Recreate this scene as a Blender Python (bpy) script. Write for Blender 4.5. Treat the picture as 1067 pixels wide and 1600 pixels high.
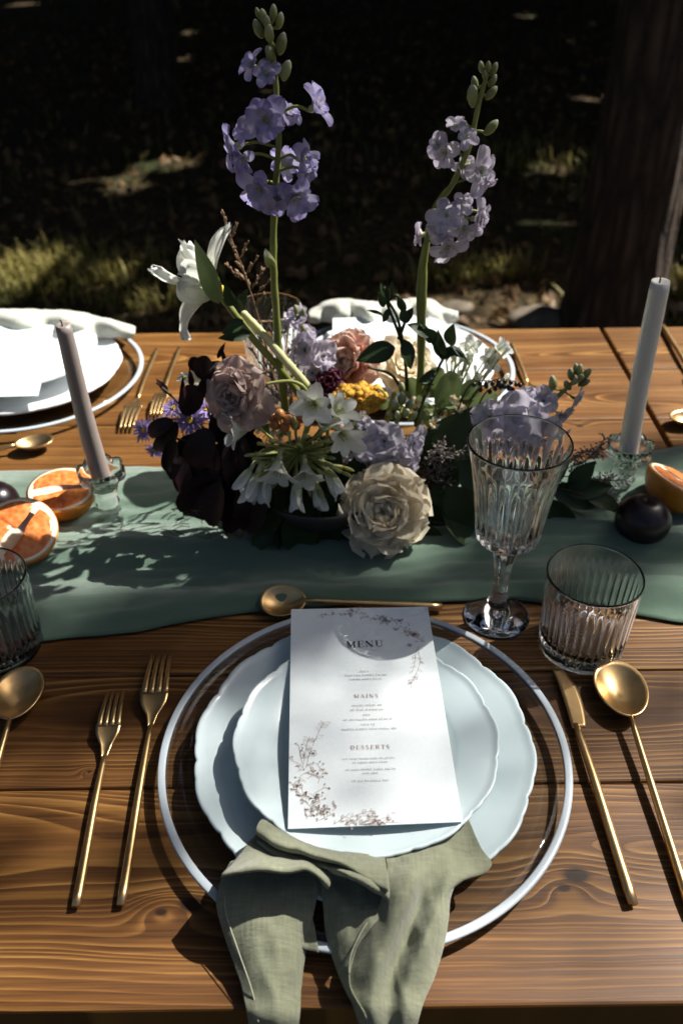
import bpy, math, random
import numpy as np
from mathutils import Vector, Matrix, noise
pi = math.pi; rad = math.radians
random.seed(11); rng = np.random.default_rng(5)
sc = bpy.context.scene; col = sc.collection
for o in list(bpy.data.objects): bpy.data.objects.remove(o)

# ------------------------------------------------------------------ camera
TZ = 0.75                      # table top height
CAM = Vector((0, 0, TZ + 0.60)); FPX = 1340.0; PW, PH = 1067, 1600
th, rl = rad(37.0), rad(0.7)
fw = Vector((0, math.cos(th), -math.sin(th))); r0 = Vector((1, 0, 0)); u0 = r0.cross(fw)
rt = r0 * math.cos(rl) - u0 * math.sin(rl); up = r0 * math.sin(rl) + u0 * math.cos(rl)
cd = bpy.data.cameras.new('camera'); cam = bpy.data.objects.new('camera', cd); col.objects.link(cam)
cam.matrix_world = Matrix(((rt.x, up.x, -fw.x, CAM.x), (rt.y, up.y, -fw.y, CAM.y), (rt.z, up.z, -fw.z, CAM.z), (0, 0, 0, 1)))
cd.sensor_fit = 'VERTICAL'; cd.sensor_height = 36; cd.sensor_width = 24; cd.lens = 36 * FPX / PH
cd.clip_start = 0.02; cd.clip_end = 400
cd.dof.use_dof = True; cd.dof.focus_distance = 0.70; cd.dof.aperture_fstop = 6.0
sc.camera = cam

# ------------------------------------------------------------------ sky, sun, exposure
SUN = Vector((0.737, 0.365, 1.0)).normalized()
w = bpy.data.worlds.new('World'); sc.world = w; w.use_nodes = True
nt = w.node_tree; bg = nt.nodes['Background']
sky = nt.nodes.new('ShaderNodeTexSky'); sky.sky_type = 'NISHITA'; sky.sun_disc = False; sky.dust_density = 3.0; sky.ozone_density = 0.2; sky.air_density = 0.6
sky.sun_elevation = math.asin(SUN.z); sky.sun_rotation = math.atan2(SUN.x, SUN.y)
nt.links.new(sky.outputs[0], bg.inputs[0]); bg.inputs[1].default_value = 0.05
sl = bpy.data.lights.new('sun', 'SUN'); sl.energy = 5.0; sl.angle = rad(0.53); sl.color = (1, 0.955, 0.885)
so = bpy.data.objects.new('sun', sl); col.objects.link(so)
so.rotation_euler = SUN.to_track_quat('Z', 'Y').to_euler(); so.location = SUN * 30
sc.view_settings.view_transform = 'Standard'; sc.view_settings.look = 'None'
sc.view_settings.exposure = 1.1; sc.view_settings.gamma = 1.0; sc.view_settings.use_curve_mapping = False
sc.render.engine = 'CYCLES'; cy = sc.cycles
cy.use_denoising = True; cy.max_bounces = 28; cy.transmission_bounces = 26; cy.transparent_max_bounces = 16
cy.diffuse_bounces = 4; cy.glossy_bounces = 5; cy.sample_clamp_indirect = 6.0
cy.caustics_reflective = False; cy.caustics_refractive = True; cy.blur_glossy = 0.3

# ------------------------------------------------------------------ helpers
def on(px, py, z=0.0):
    "point of the horizontal plane z above the table that the photo shows at px, py"
    d = fw + rt * ((px - PW / 2) / FPX) - up * ((py - PH / 2) / FPX)
    return CAM + d * ((TZ + z - CAM.z) / d.z)
def at(px, py, Y):
    "point at depth Y that the photo shows at px, py"
    d = fw + rt * ((px - PW / 2) / FPX) - up * ((py - PH / 2) / FPX)
    return CAM + d * (Y / d.y)
def link(o, parent=None):
    col.objects.link(o)
    if parent is not None: o.parent = parent
    return o
def thing(name, label, cat, loc=(0, 0, 0), rotz=0, group=None):
    o = bpy.data.objects.new(name, None); o.location = loc; o.rotation_euler = (0, 0, rotz); o.empty_display_size = 0.02
    return tag(link(o), label, cat, group)
def tag(o, label, cat, group=None, kind=None):
    o['label'] = label; o['category'] = cat
    if group: o['group'] = group
    if kind: o['kind'] = kind
    return o
def mk(name, vf, m, parent=None, loc=None, smooth=True, t=None, quat=None):
    v, f = vf[0], vf[1]
    me = bpy.data.meshes.new(name); me.from_pydata([tuple(p) for p in v], [], f)
    if t is None and len(vf) > 2: t = vf[2]
    if t is not None:
        a = me.attributes.new('t', 'FLOAT', 'POINT'); a.data.foreach_set('value', np.array(t, dtype=np.float32))
    if len(vf) > 3:
        a = me.attributes.new('u', 'FLOAT', 'POINT'); a.data.foreach_set('value', np.array(vf[3], dtype=np.float32))
    me.materials.append(m)
    if smooth: me.polygons.foreach_set('use_smooth', [True] * len(me.polygons))
    me.update()
    o = bpy.data.objects.new(name, me)
    if loc is not None: o.location = loc
    if quat is not None: o.rotation_mode = 'QUATERNION'; o.rotation_quaternion = quat
    return link(o, parent)
def inst(src, name, parent=None, loc=None, rot=None, scale=None):
    o = bpy.data.objects.new(name, src.data)
    if loc is not None: o.location = loc
    if rot is not None: o.rotation_euler = rot
    if scale is not None: o.scale = scale
    return link(o, parent)
def copy_tree(o, parent=None):
    c = o.copy(); col.objects.link(c); c.parent = parent
    for ch in list(o.children): copy_tree(ch, c)
    return c
def join(*vfs):
    V, F, T = [], [], []
    for vf in vfs:
        n = len(V); V += list(vf[0]); F += [tuple(i + n for i in f) for f in vf[1]]
        T += list(vf[2]) if len(vf) > 2 else [0.5] * len(vf[0])
    return V, F, T
def move(vf, M):
    return ([M @ Vector(p) for p in vf[0]],) + tuple(vf[1:])
def grid(nu, nv, fn):
    V, F, T = [], [], []
    for j in range(nv + 1):
        for i in range(nu + 1):
            V.append(fn(i / nu, j / nv)); T.append(j / nv)
    for j in range(nv):
        for i in range(nu):
            a = j * (nu + 1) + i; F.append((a, a + 1, a + nu + 2, a + nu + 1))
    return V, F, T
def lathe(prof, n=64, rf=None, closed=False):
    V, F = [], []
    m = len(prof)
    for j, (r, z) in enumerate(prof):
        for i in range(n):
            a = 2 * pi * i / n; rr, zz = (r, z) if rf is None else rf(r, z, a, j)
            V.append((rr * math.cos(a), rr * math.sin(a), zz))
    for j in range(m - 1 + (1 if closed else 0)):
        for i in range(n):
            k = (i + 1) % n; j2 = (j + 1) % m
            F.append((j * n + i, j * n + k, j2 * n + k, j2 * n + i))
    if not closed:
        if prof[0][0] > 1e-6: F.append(tuple(range(n - 1, -1, -1)))
        if prof[-1][0] > 1e-6: F.append(tuple((m - 1) * n + i for i in range(n)))
    return V, F
def tube(pts, rads, n=8, cap=True):
    pts = [Vector(p) for p in pts]; m = len(pts)
    if not hasattr(rads, '__len__'): rads = [rads] * m
    V, F, T = [], [], []; ref = None
    for j in range(m):
        d = (pts[min(j + 1, m - 1)] - pts[max(j - 1, 0)])
        d = d.normalized() if d.length > 1e-9 else Vector((0, 0, 1))
        if ref is None: ref = d.orthogonal().normalized()
        ref = (ref - d * ref.dot(d)); ref = ref.normalized() if ref.length > 1e-6 else d.orthogonal().normalized()
        b = d.cross(ref)
        for i in range(n):
            a = 2 * pi * i / n; V.append(pts[j] + (ref * math.cos(a) + b * math.sin(a)) * rads[j]); T.append(j / max(1, m - 1))
    for j in range(m - 1):
        for i in range(n):
            k = (i + 1) % n; F.append((j * n + i, j * n + k, (j + 1) * n + k, (j + 1) * n + i))
    if cap: F.append(tuple(range(n - 1, -1, -1))); F.append(tuple((m - 1) * n + i for i in range(n)))
    return V, F, T
def crom(P, n):
    "Catmull-Rom through the points P (Vectors), n samples"
    P = [Vector(p) for p in P]; m = len(P); out = []
    for k in range(n):
        s = k / (n - 1) * (m - 1); i = min(int(s), m - 2); t = s - i
        p0, p1, p2, p3 = P[max(i - 1, 0)], P[i], P[i + 1], P[min(i + 2, m - 1)]
        out.append(0.5 * ((2 * p1) + (p2 - p0) * t + (2 * p0 - 5 * p1 + 4 * p2 - p3) * t * t + (3 * p1 - p0 - 3 * p2 + p3) * t ** 3))
    return out
def loft(secs, nu, nv):
    rows = [crom(s, nu + 1) for s in secs]
    cols = [crom([r[i] for r in rows], nv + 1) for i in range(nu + 1)]
    V = [cols[i][j] for j in range(nv + 1) for i in range(nu + 1)]
    F = [(j * (nu + 1) + i, j * (nu + 1) + i + 1, (j + 1) * (nu + 1) + i + 1, (j + 1) * (nu + 1) + i) for j in range(nv) for i in range(nu)]
    return V, F, [j / nv for j in range(nv + 1) for i in range(nu + 1)]
def ball(c, rx, ry=None, rz=None, nu=8, nv=6, jit=0):
    ry = ry or rx; rz = rz or rx; V, F = [], []; c = Vector(c)
    for j in range(nv + 1):
        b = -pi / 2 + pi * j / nv
        for i in range(nu):
            a = 2 * pi * i / nu; k = 1 + jit * random.uniform(-1, 1)
            V.append(c + Vector((rx * math.cos(b) * math.cos(a), ry * math.cos(b) * math.sin(a), rz * math.sin(b))) * k)
    for j in range(nv):
        for i in range(nu):
            k = (i + 1) % nu; F.append((j * nu + i, j * nu + k, (j + 1) * nu + k, (j + 1) * nu + i))
    return V, F, [0.5] * len(V)
def box(x0, x1, y0, y1, z0, z1, b=0.0):
    "box with chamfered upper and side edges"
    if b <= 0:
        V = [(x, y, z) for z in (z0, z1) for y in (y0, y1) for x in (x0, x1)]
        return V, [(0, 2, 3, 1), (4, 5, 7, 6), (0, 1, 5, 4), (2, 6, 7, 3), (0, 4, 6, 2), (1, 3, 7, 5)]
    V = []; F = []
    def ring(dx, z): 
        n = len(V)
        X0, X1, Y0, Y1 = x0 + dx, x1 - dx, y0 + dx, y1 - dx
        V.extend([(X0, Y0, z), (X1, Y0, z), (X1, Y1, z), (X0, Y1, z)]); return n
    rs = [ring(b, z0), ring(0, z0 + b), ring(0, z1 - b), ring(b * .35, z1 - b * .3), ring(b, z1)]
    for a, c in zip(rs, rs[1:]):
        for i in range(4): k = (i + 1) % 4; F.append((a + i, a + k, c + k, c + i))
    F.append((rs[0] + 3, rs[0] + 2, rs[0] + 1, rs[0])); F.append(tuple(rs[-1] + i for i in range(4)))
    return V, F

# ------------------------------------------------------------------ node materials
class N:
    def __init__(s, name):
        s.m = bpy.data.materials.new(name); s.m.use_nodes = True; s.t = s.m.node_tree
        s.p = s.t.nodes['Principled BSDF']; s.out = s.t.nodes['Material Output']
    def n(s, typ, **k):
        q = s.t.nodes.new(typ)
        for a, b in k.items(): setattr(q, a, b)
        return q
    def l(s, a, b): s.t.links.new(a, b)
    def set(s, nd, **k):
        for a, b in k.items(): nd.inputs[a].default_value = b
    def math(s, op, a, b=None, c=None):
        q = s.n('ShaderNodeMath', operation=op)
        for i, x in enumerate((a, b, c)):
            if x is None: continue
            if isinstance(x, (int, float)): q.inputs[i].default_value = x
            else: s.l(x, q.inputs[i])
        return q.outputs[0]
    def noise(s, vec, scale, detail=3, rough=0.5, dist=0.0):
        q = s.n('ShaderNodeTexNoise'); s.set(q, Scale=scale, Detail=detail, Roughness=rough, Distortion=dist)
        if vec is not None: s.l(vec, q.inputs['Vector'])
        return q.outputs['Fac']
    def ramp(s, fac, stops, interp='LINEAR'):
        q = s.n('ShaderNodeValToRGB'); q.color_ramp.interpolation = interp; e = q.color_ramp.elements
        while len(e) > 1: e.remove(e[-1])
        e[0].position = stops[0][0]; e[0].color = (*stops[0][1], 1)
        for p, c in stops[1:]: x = e.new(p); x.color = (*c, 1)
        s.l(fac, q.inputs[0]); return q.outputs[0]
    def mapping(s, scale=(1, 1, 1), src='Object', rot=(0, 0, 0)):
        tc = s.n('ShaderNodeTexCoord'); mp = s.n('ShaderNodeMapping'); mp.inputs['Scale'].default_value = scale; mp.inputs['Rotation'].default_value = rot
        s.l(tc.outputs[src], mp.inputs[0]); return mp.outputs[0]
    def mix(s, fac, a, b, typ='MIX'):
        q = s.n('ShaderNodeMix', data_type='RGBA', blend_type=typ)
        for inp, x in ((q.inputs[0], fac), (q.inputs[6], a), (q.inputs[7], b)):
            if isinstance(x, (int, float)): inp.default_value = x
            elif isinstance(x, tuple): inp.default_value = (*x, 1)
            else: s.l(x, inp)
        return q.outputs[2]
    def bump(s, h, strength=0.3, dist=0.001):
        q = s.n('ShaderNodeBump'); s.set(q, Strength=strength, Distance=dist); s.l(h, q.inputs['Height']); s.l(q.outputs[0], s.p.inputs['Normal']); return q
    def attr(s, name='t'):
        q = s.n('ShaderNodeAttribute'); q.attribute_name = name; return q.outputs['Fac']

def plain(name, c, rough=0.5, var=0.12, scale=60, metal=0.0, bump=0.0, spec=0.5, bscale=None):
    "colour with soft mottling and fine relief"
    s = N(name); v = s.mapping()
    f = s.noise(v, scale, 4)
    d = tuple(x * (1 - var) for x in c); l = tuple(min(1, x * (1 + var)) for x in c)
    s.l(s.ramp(f, [(0.3, d), (0.7, l)]), s.p.inputs['Base Color'])
    s.set(s.p, Roughness=rough, Metallic=metal); s.p.inputs['Specular IOR Level'].default_value = spec
    if bump: s.bump(s.noise(v, bscale or scale * 4, 3), bump, 0.0006)
    return s.m
def petalmat(name, c0, c1, c2, trans=0.35, rough=0.55, vein=0.25):
    "petal or leaf: colour from base to tip, streaks along it, light shining through"
    s = N(name); t = s.attr(); v = s.mapping()
    nz = s.noise(v, 90, 3); f = s.math('ADD', t, s.math('MULTIPLY', s.math('SUBTRACT', nz, 0.5), 0.55))
    c = s.ramp(f, [(0.05, c0), (0.5, c1), (0.95, c2)])
    oi = s.n('ShaderNodeObjectInfo'); hv = s.n('ShaderNodeHueSaturation')
    s.l(c, hv.inputs['Color'])
    cu = s.n('ShaderNodeCombineXYZ'); s.l(s.math('MULTIPLY', s.attr('u'), 11.0), cu.inputs[0]); s.l(s.math('MULTIPLY', t, 1.3), cu.inputs[1]); s.l(s.math('MULTIPLY', oi.outputs['Random'], 60.0), cu.inputs[2])
    stk = s.noise(cu.outputs[0], 1.0, 3, 0.6); s.l(s.math('MULTIPLY_ADD', s.math('ADD', oi.outputs['Random'], s.math('MULTIPLY', stk, 1.3)), 0.35, 0.60), hv.inputs['Value'])
    c = s.mix(s.math('MULTIPLY', s.noise(v, 300, 2), vein), hv.outputs[0], (c0[0] * .6, c0[1] * .6, c0[2] * .6))
    s.l(c, s.p.inputs['Base Color']); s.set(s.p, Roughness=rough); s.p.inputs['Specular IOR Level'].default_value = 0.25
    s.bump(s.math('ADD', s.noise(v, 240, 2), s.math('MULTIPLY', stk, 1.6)), 0.35, 0.0007)
    tr = s.n('ShaderNodeBsdfTranslucent'); s.l(c, tr.inputs[0])
    mx = s.n('ShaderNodeMixShader'); mx.inputs[0].default_value = trans
    s.l(s.p.outputs[0], mx.inputs[1]); s.l(tr.outputs[0], mx.inputs[2]); s.l(mx.outputs[0], s.out.inputs[0])
    return s.m

def wood():
    s = N('stained_pine'); tc = s.n('ShaderNodeTexCoord'); oi = s.n('ShaderNodeObjectInfo'); geo = s.n('ShaderNodeNewGeometry')
    sep = s.n('ShaderNodeSeparateXYZ'); s.l(tc.outputs['Object'], sep.inputs[0]); x, y, z = sep.outputs
    r1 = oi.outputs['Random']; seed = s.math('MULTIPLY', r1, 37.0)
    def cv(a, b, c=0.0):
        q = s.n('ShaderNodeCombineXYZ')
        for i, k in enumerate((a, b, c)):
            if isinstance(k, (int, float)): q.inputs[i].default_value = k
            else: s.l(k, q.inputs[i])
        return q.outputs[0]
    wp = geo.outputs['Position']
    # knots bend the rings around them
    bend = None; dark = None; ringk = None
    for (kx, ky, sz) in KNOTS:
        d = s.n('ShaderNodeVectorMath', operation='SUBTRACT'); s.l(wp, d.inputs[0]); d.inputs[1].default_value = (kx, ky, TZ)
        sc_ = s.n('ShaderNodeVectorMath', operation='MULTIPLY'); s.l(d.outputs[0], sc_.inputs[0]); sc_.inputs[1].default_value = (0.62, 1.0, 0.0)
        ln = s.n('ShaderNodeVectorMath', operation='LENGTH'); s.l(sc_.outputs[0], ln.inputs[0]); L = ln.outputs['Value']
        e = s.math('EXPONENT', s.math('MULTIPLY', s.math('POWER', s.math('DIVIDE', L, sz * 3.2), 2.0), -1.0))
        kd = s.math('SUBTRACT', 1.0, s.math('SMOOTH_MIN', s.math('DIVIDE', L, sz), 1.0, 0.3))
        bend = e if bend is None else s.math('ADD', bend, e); dark = kd if dark is None else s.math('MAXIMUM', dark, kd)
    wob = s.noise(cv(s.math('MULTIPLY', x, 0.62), s.math('MULTIPLY', y, 1.6), seed), 2.2, 2, 0.5)
    wob2 = s.noise(cv(s.math('MULTIPLY', x, 2.6), s.math('MULTIPLY', y, 11.0), s.math('ADD', seed, 9.0)), 1.6, 3, 0.5)
    cy_ = s.math('MULTIPLY', s.math('SUBTRACT', r1, 0.5), 0.10)
    yy = s.math('ADD', s.math('SUBTRACT', y, cy_), s.math('MULTIPLY', s.math('SUBTRACT', wob2, 0.5), 0.012))
    zz = s.math('ADD', s.math('MULTIPLY', s.math('SUBTRACT', wob, 0.42), 0.17), 0.010)
    R = s.math('SQRT', s.math('ADD', s.math('POWER', yy, 2.0), s.math('POWER', zz, 2.0)))
    R = s.math('ADD', R, s.math('MULTIPLY', bend, 0.011))
    irr = s.noise(cv(s.math('MULTIPLY', R, 26.0), seed, 0.0), 1.0, 3, 0.6)
    fr = s.math('FRACT', s.math('ADD', s.math('MULTIPLY', R, 215.0), s.math('MULTIPLY', irr, 9.0)))
    late = s.math('MULTIPLY', s.math('POWER', fr, 3.0), s.math('SUBTRACT', 1.0, s.math('POWER', fr, 12.0)))
    fib = s.noise(cv(s.math('MULTIPLY', x, 9.0), s.math('MULTIPLY', y, 420.0), seed), 1.0, 3, 0.6)
    fib2 = s.noise(cv(s.math('MULTIPLY', x, 3.0), s.math('MULTIPLY', y, 60.0), seed), 1.0, 4, 0.6)
    blot = s.noise(cv(s.math('MULTIPLY', x, 3.0), s.math('MULTIPLY', y, 9.0), seed), 1.5, 4, 0.6)
    amp = s.noise(cv(s.math('MULTIPLY', x, 1.2), s.math('MULTIPLY', y, 30.0), s.math('ADD', seed, 4.0)), 1.0, 2)
    g = s.math('ADD', s.math('MULTIPLY', late, s.math('MULTIPLY_ADD', amp, 1.15, -0.16)), s.math('ADD', s.math('MULTIPLY', fib, 0.34), s.math('MULTIPLY', fib2, 0.34)))
    c = s.ramp(g, [(0.24, (0.038, 0.0145, 0.0042)), (0.38, (0.099, 0.041, 0.0098)), (0.54, (0.188, 0.087, 0.0215)), (0.85, (0.42, 0.24, 0.074))])
    c = s.mix(s.math('MULTIPLY', s.math('SUBTRACT', blot, 0.38), 1.1), c, (0.055, 0.020, 0.005), 'MIX')
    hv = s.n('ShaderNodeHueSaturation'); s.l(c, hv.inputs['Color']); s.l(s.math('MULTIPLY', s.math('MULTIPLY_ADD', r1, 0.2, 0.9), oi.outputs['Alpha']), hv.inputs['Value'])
    c = s.mix(s.math('MINIMUM', s.math('MULTIPLY', s.math('MAXIMUM', dark, 0.0), 2.2), 1.0), hv.outputs[0], (0.022, 0.009, 0.004))
    s.l(c, s.p.inputs['Base Color'])
    s.l(s.math('MULTIPLY_ADD', fib2, 0.22, 0.36), s.p.inputs['Roughness'])
    s.p.inputs['Specular IOR Level'].default_value = 0.32
    s.bump(s.math('ADD', s.math('MULTIPLY', late, 0.5), s.math('MULTIPLY', fib, 0.6)), 0.35, 0.0009)
    return s.m
def cloth(name, c, weave=900, rough=0.9, sheen=0.3, trans=0.0, var=0.12):
    s = N(name); v = s.mapping()
    a = s.n('ShaderNodeTexWave', wave_type='BANDS', bands_direction='X'); b = s.n('ShaderNodeTexWave', wave_type='BANDS', bands_direction='Y')
    for q in (a, b): s.l(v, q.inputs[0]); s.set(q, Scale=weave, Distortion=1.2, Detail=2.0)
    slub = s.noise(s.mapping((1, 9, 1)), 60, 4, 0.6); slub2 = s.noise(s.mapping((9, 1, 1)), 60, 4, 0.6)
    f = s.math('ADD', s.math('MULTIPLY', s.math('ADD', slub, slub2), 0.40), s.math('MULTIPLY', s.math('ADD', a.outputs['Fac'], b.outputs['Fac']), 0.10))
    s.l(s.ramp(f, [(0.3, tuple(x * (1 - 2 * var) for x in c)), (0.7, tuple(min(1, x * (1 + var)) for x in c))]), s.p.inputs['Base Color'])
    s.set(s.p, Roughness=rough); s.p.inputs['Sheen Weight'].default_value = sheen; s.p.inputs['Specular IOR Level'].default_value = 0.2
    bh = s.math('ADD', s.math('MULTIPLY', s.math('ADD', a.outputs['Fac'], b.outputs['Fac']), 0.12), s.math('ADD', s.noise(s.mapping((1, 4, 2)), 45, 5, 0.65), s.math('MULTIPLY', s.noise(s.mapping((5, 1, 2)), 60, 4, 0.6), 0.6)))
    s.bump(bh, 0.5, 0.0022)
    if trans:
        tr = s.n('ShaderNodeBsdfTranslucent'); tr.inputs[0].default_value = (*c, 1); mx = s.n('ShaderNodeMixShader'); mx.inputs[0].default_value = trans
        s.l(s.p.outputs[0], mx.inputs[1]); s.l(tr.outputs[0], mx.inputs[2]); s.l(mx.outputs[0], s.out.inputs[0])
    return s.m
def brass():
    s = N('brushed_gold'); v = s.mapping((1, 1, 1)); f = s.noise(v, 140, 3); 
    s.l(s.ramp(f, [(0.3, (0.58, 0.385, 0.175)), (0.7, (0.66, 0.46, 0.225))]), s.p.inputs['Base Color'])
    s.set(s.p, Metallic=1.0); s.l(s.math('MULTIPLY_ADD', s.noise(v, 60, 3), 0.12, 0.29), s.p.inputs['Roughness']); return s.m
def glass(name, rough=0.0, tint=(0.985, 0.99, 0.99)):
    s = N(name); s.set(s.p, Roughness=rough, IOR=1.5); s.p.inputs['Transmission Weight'].default_value = 1.0
    f = s.noise(s.mapping(), 25, 2)
    s.l(s.ramp(f, [(0.3, tint), (0.7, tuple(min(1, x * 1.01) for x in tint))]), s.p.inputs['Base Color']); return s.m
def thin_glass():
    s = N('clear_plate_glass'); lw = s.n('ShaderNodeLayerWeight'); lw.inputs[0].default_value = 0.5; fz = s.math('MULTIPLY_ADD', s.math('POWER', lw.outputs['Facing'], 5.0), 0.9, 0.03)
    tr = s.n('ShaderNodeBsdfTransparent'); gl = s.n('ShaderNodeBsdfGlossy'); gl.inputs['Roughness'].default_value = 0.03
    f = s.noise(s.mapping(), 12, 2); s.l(s.ramp(f, [(0.3, (0.93, 0.95, 0.95)), (0.7, (0.96, 0.97, 0.97))]), tr.inputs[0])
    mx = s.n('ShaderNodeMixShader'); s.l(fz, mx.inputs[0]); s.l(tr.outputs[0], mx.inputs[1]); s.l(gl.outputs[0], mx.inputs[2]); s.l(mx.outputs[0], s.out.inputs[0]); return s.m
def porcelain(name, c, rough=0.22):
    s = N(name); f = s.noise(s.mapping(), 18, 3)
    s.l(s.ramp(f, [(0.3, tuple(x * .96 for x in c)), (0.7, c)]), s.p.inputs['Base Color']); s.set(s.p, Roughness=rough)
    s.p.inputs['Specular IOR Level'].default_value = 0.4; s.bump(s.noise(s.mapping(), 40, 2), 0.05, 0.001); return s.m
def wax(name, c):
    s = N(name); f = s.noise(s.mapping((1, 1, .3)), 70, 3)
    s.l(s.ramp(f, [(0.3, tuple(x * .92 for x in c)), (0.7, c)]), s.p.inputs['Base Color']); s.set(s.p, Roughness=0.42)
    s.p.inputs['Subsurface Weight'].default_value = 0.5; s.p.inputs['Subsurface Radius'].default_value = (0.01, 0.007, 0.005); s.p.inputs['Subsurface Scale'].default_value = 0.6
    s.bump(s.noise(s.mapping(), 200, 2), 0.12, 0.0006); return s.m
def citrus():
    s = N('grapefruit_flesh'); v = s.mapping((1, 1, 1)); a = s.n('ShaderNodeTexVoronoi'); s.l(v, a.inputs[0]); s.set(a, Scale=170.0)
    f = s.math('ADD', s.math('MULTIPLY', a.outputs['Distance'], 0.6), s.math('MULTIPLY', s.noise(v, 90, 3), 0.6))
    s.l(s.ramp(f, [(0.2, (0.52, 0.10, 0.020)), (0.55, (0.62, 0.17, 0.040)), (0.9, (0.70, 0.29, 0.10))]), s.p.inputs['Base Color'])
    s.set(s.p, Roughness=0.22); s.p.inputs['Subsurface Weight'].default_value = 0.3; s.p.inputs['Subsurface Radius'].default_value = (0.01, 0.003, 0.001)
    s.bump(a.outputs['Distance'], 0.3, 0.0008); return s.m
def soil():
    s = N('forest_floor'); v = s.mapping()
    a = s.noise(v, 1.1, 5, 0.6); b = s.noise(v, 22, 4, 0.7); d = s.n('ShaderNodeTexVoronoi'); s.l(v, d.inputs[0]); s.set(d, Scale=26.0)
    c = s.ramp(b, [(0.3, (0.020, 0.014, 0.007)), (0.55, (0.062, 0.042, 0.020)), (0.75, (0.17, 0.11, 0.055))])
    c = s.mix(s.ramp(a, [(0.45, (0, 0, 0)), (0.6, (1, 1, 1))]), c, s.ramp(b, [(0.3, (0.010, 0.012, 0.004)), (0.7, (0.040, 0.044, 0.013))]))
    s.l(c, s.p.inputs['Base Color']); s.set(s.p, Roughness=0.95); s.p.inputs['Specular IOR Level'].default_value = 0.15
    s.bump(s.math('ADD', b, d.outputs['Distance']), 0.8, 0.03); return s.m
def bark():
    s = N('fissured_bark'); v = s.mapping((1, 1, 0.16)); a = s.n('ShaderNodeTexVoronoi', feature='DISTANCE_TO_EDGE'); s.l(v, a.inputs[0]); s.set(a, Scale=26.0)
    b = s.noise(s.mapping(), 18, 5, 0.7)
    c = s.ramp(s.math('ADD', s.math('MULTIPLY', a.outputs['Distance'], 1.2), s.math('MULTIPLY', b, 0.6)), [(0.15, (0.010, 0.006, 0.004)), (0.5, (0.055, 0.033, 0.020)), (0.9, (0.12, 0.078, 0.050))])
    s.l(c, s.p.inputs['Base Color']); s.set(s.p, Roughness=0.9); s.bump(s.math('ADD', a.outputs['Distance'], s.math('MULTIPLY', b, .5)), 1.0, 0.03); return s.m

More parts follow.
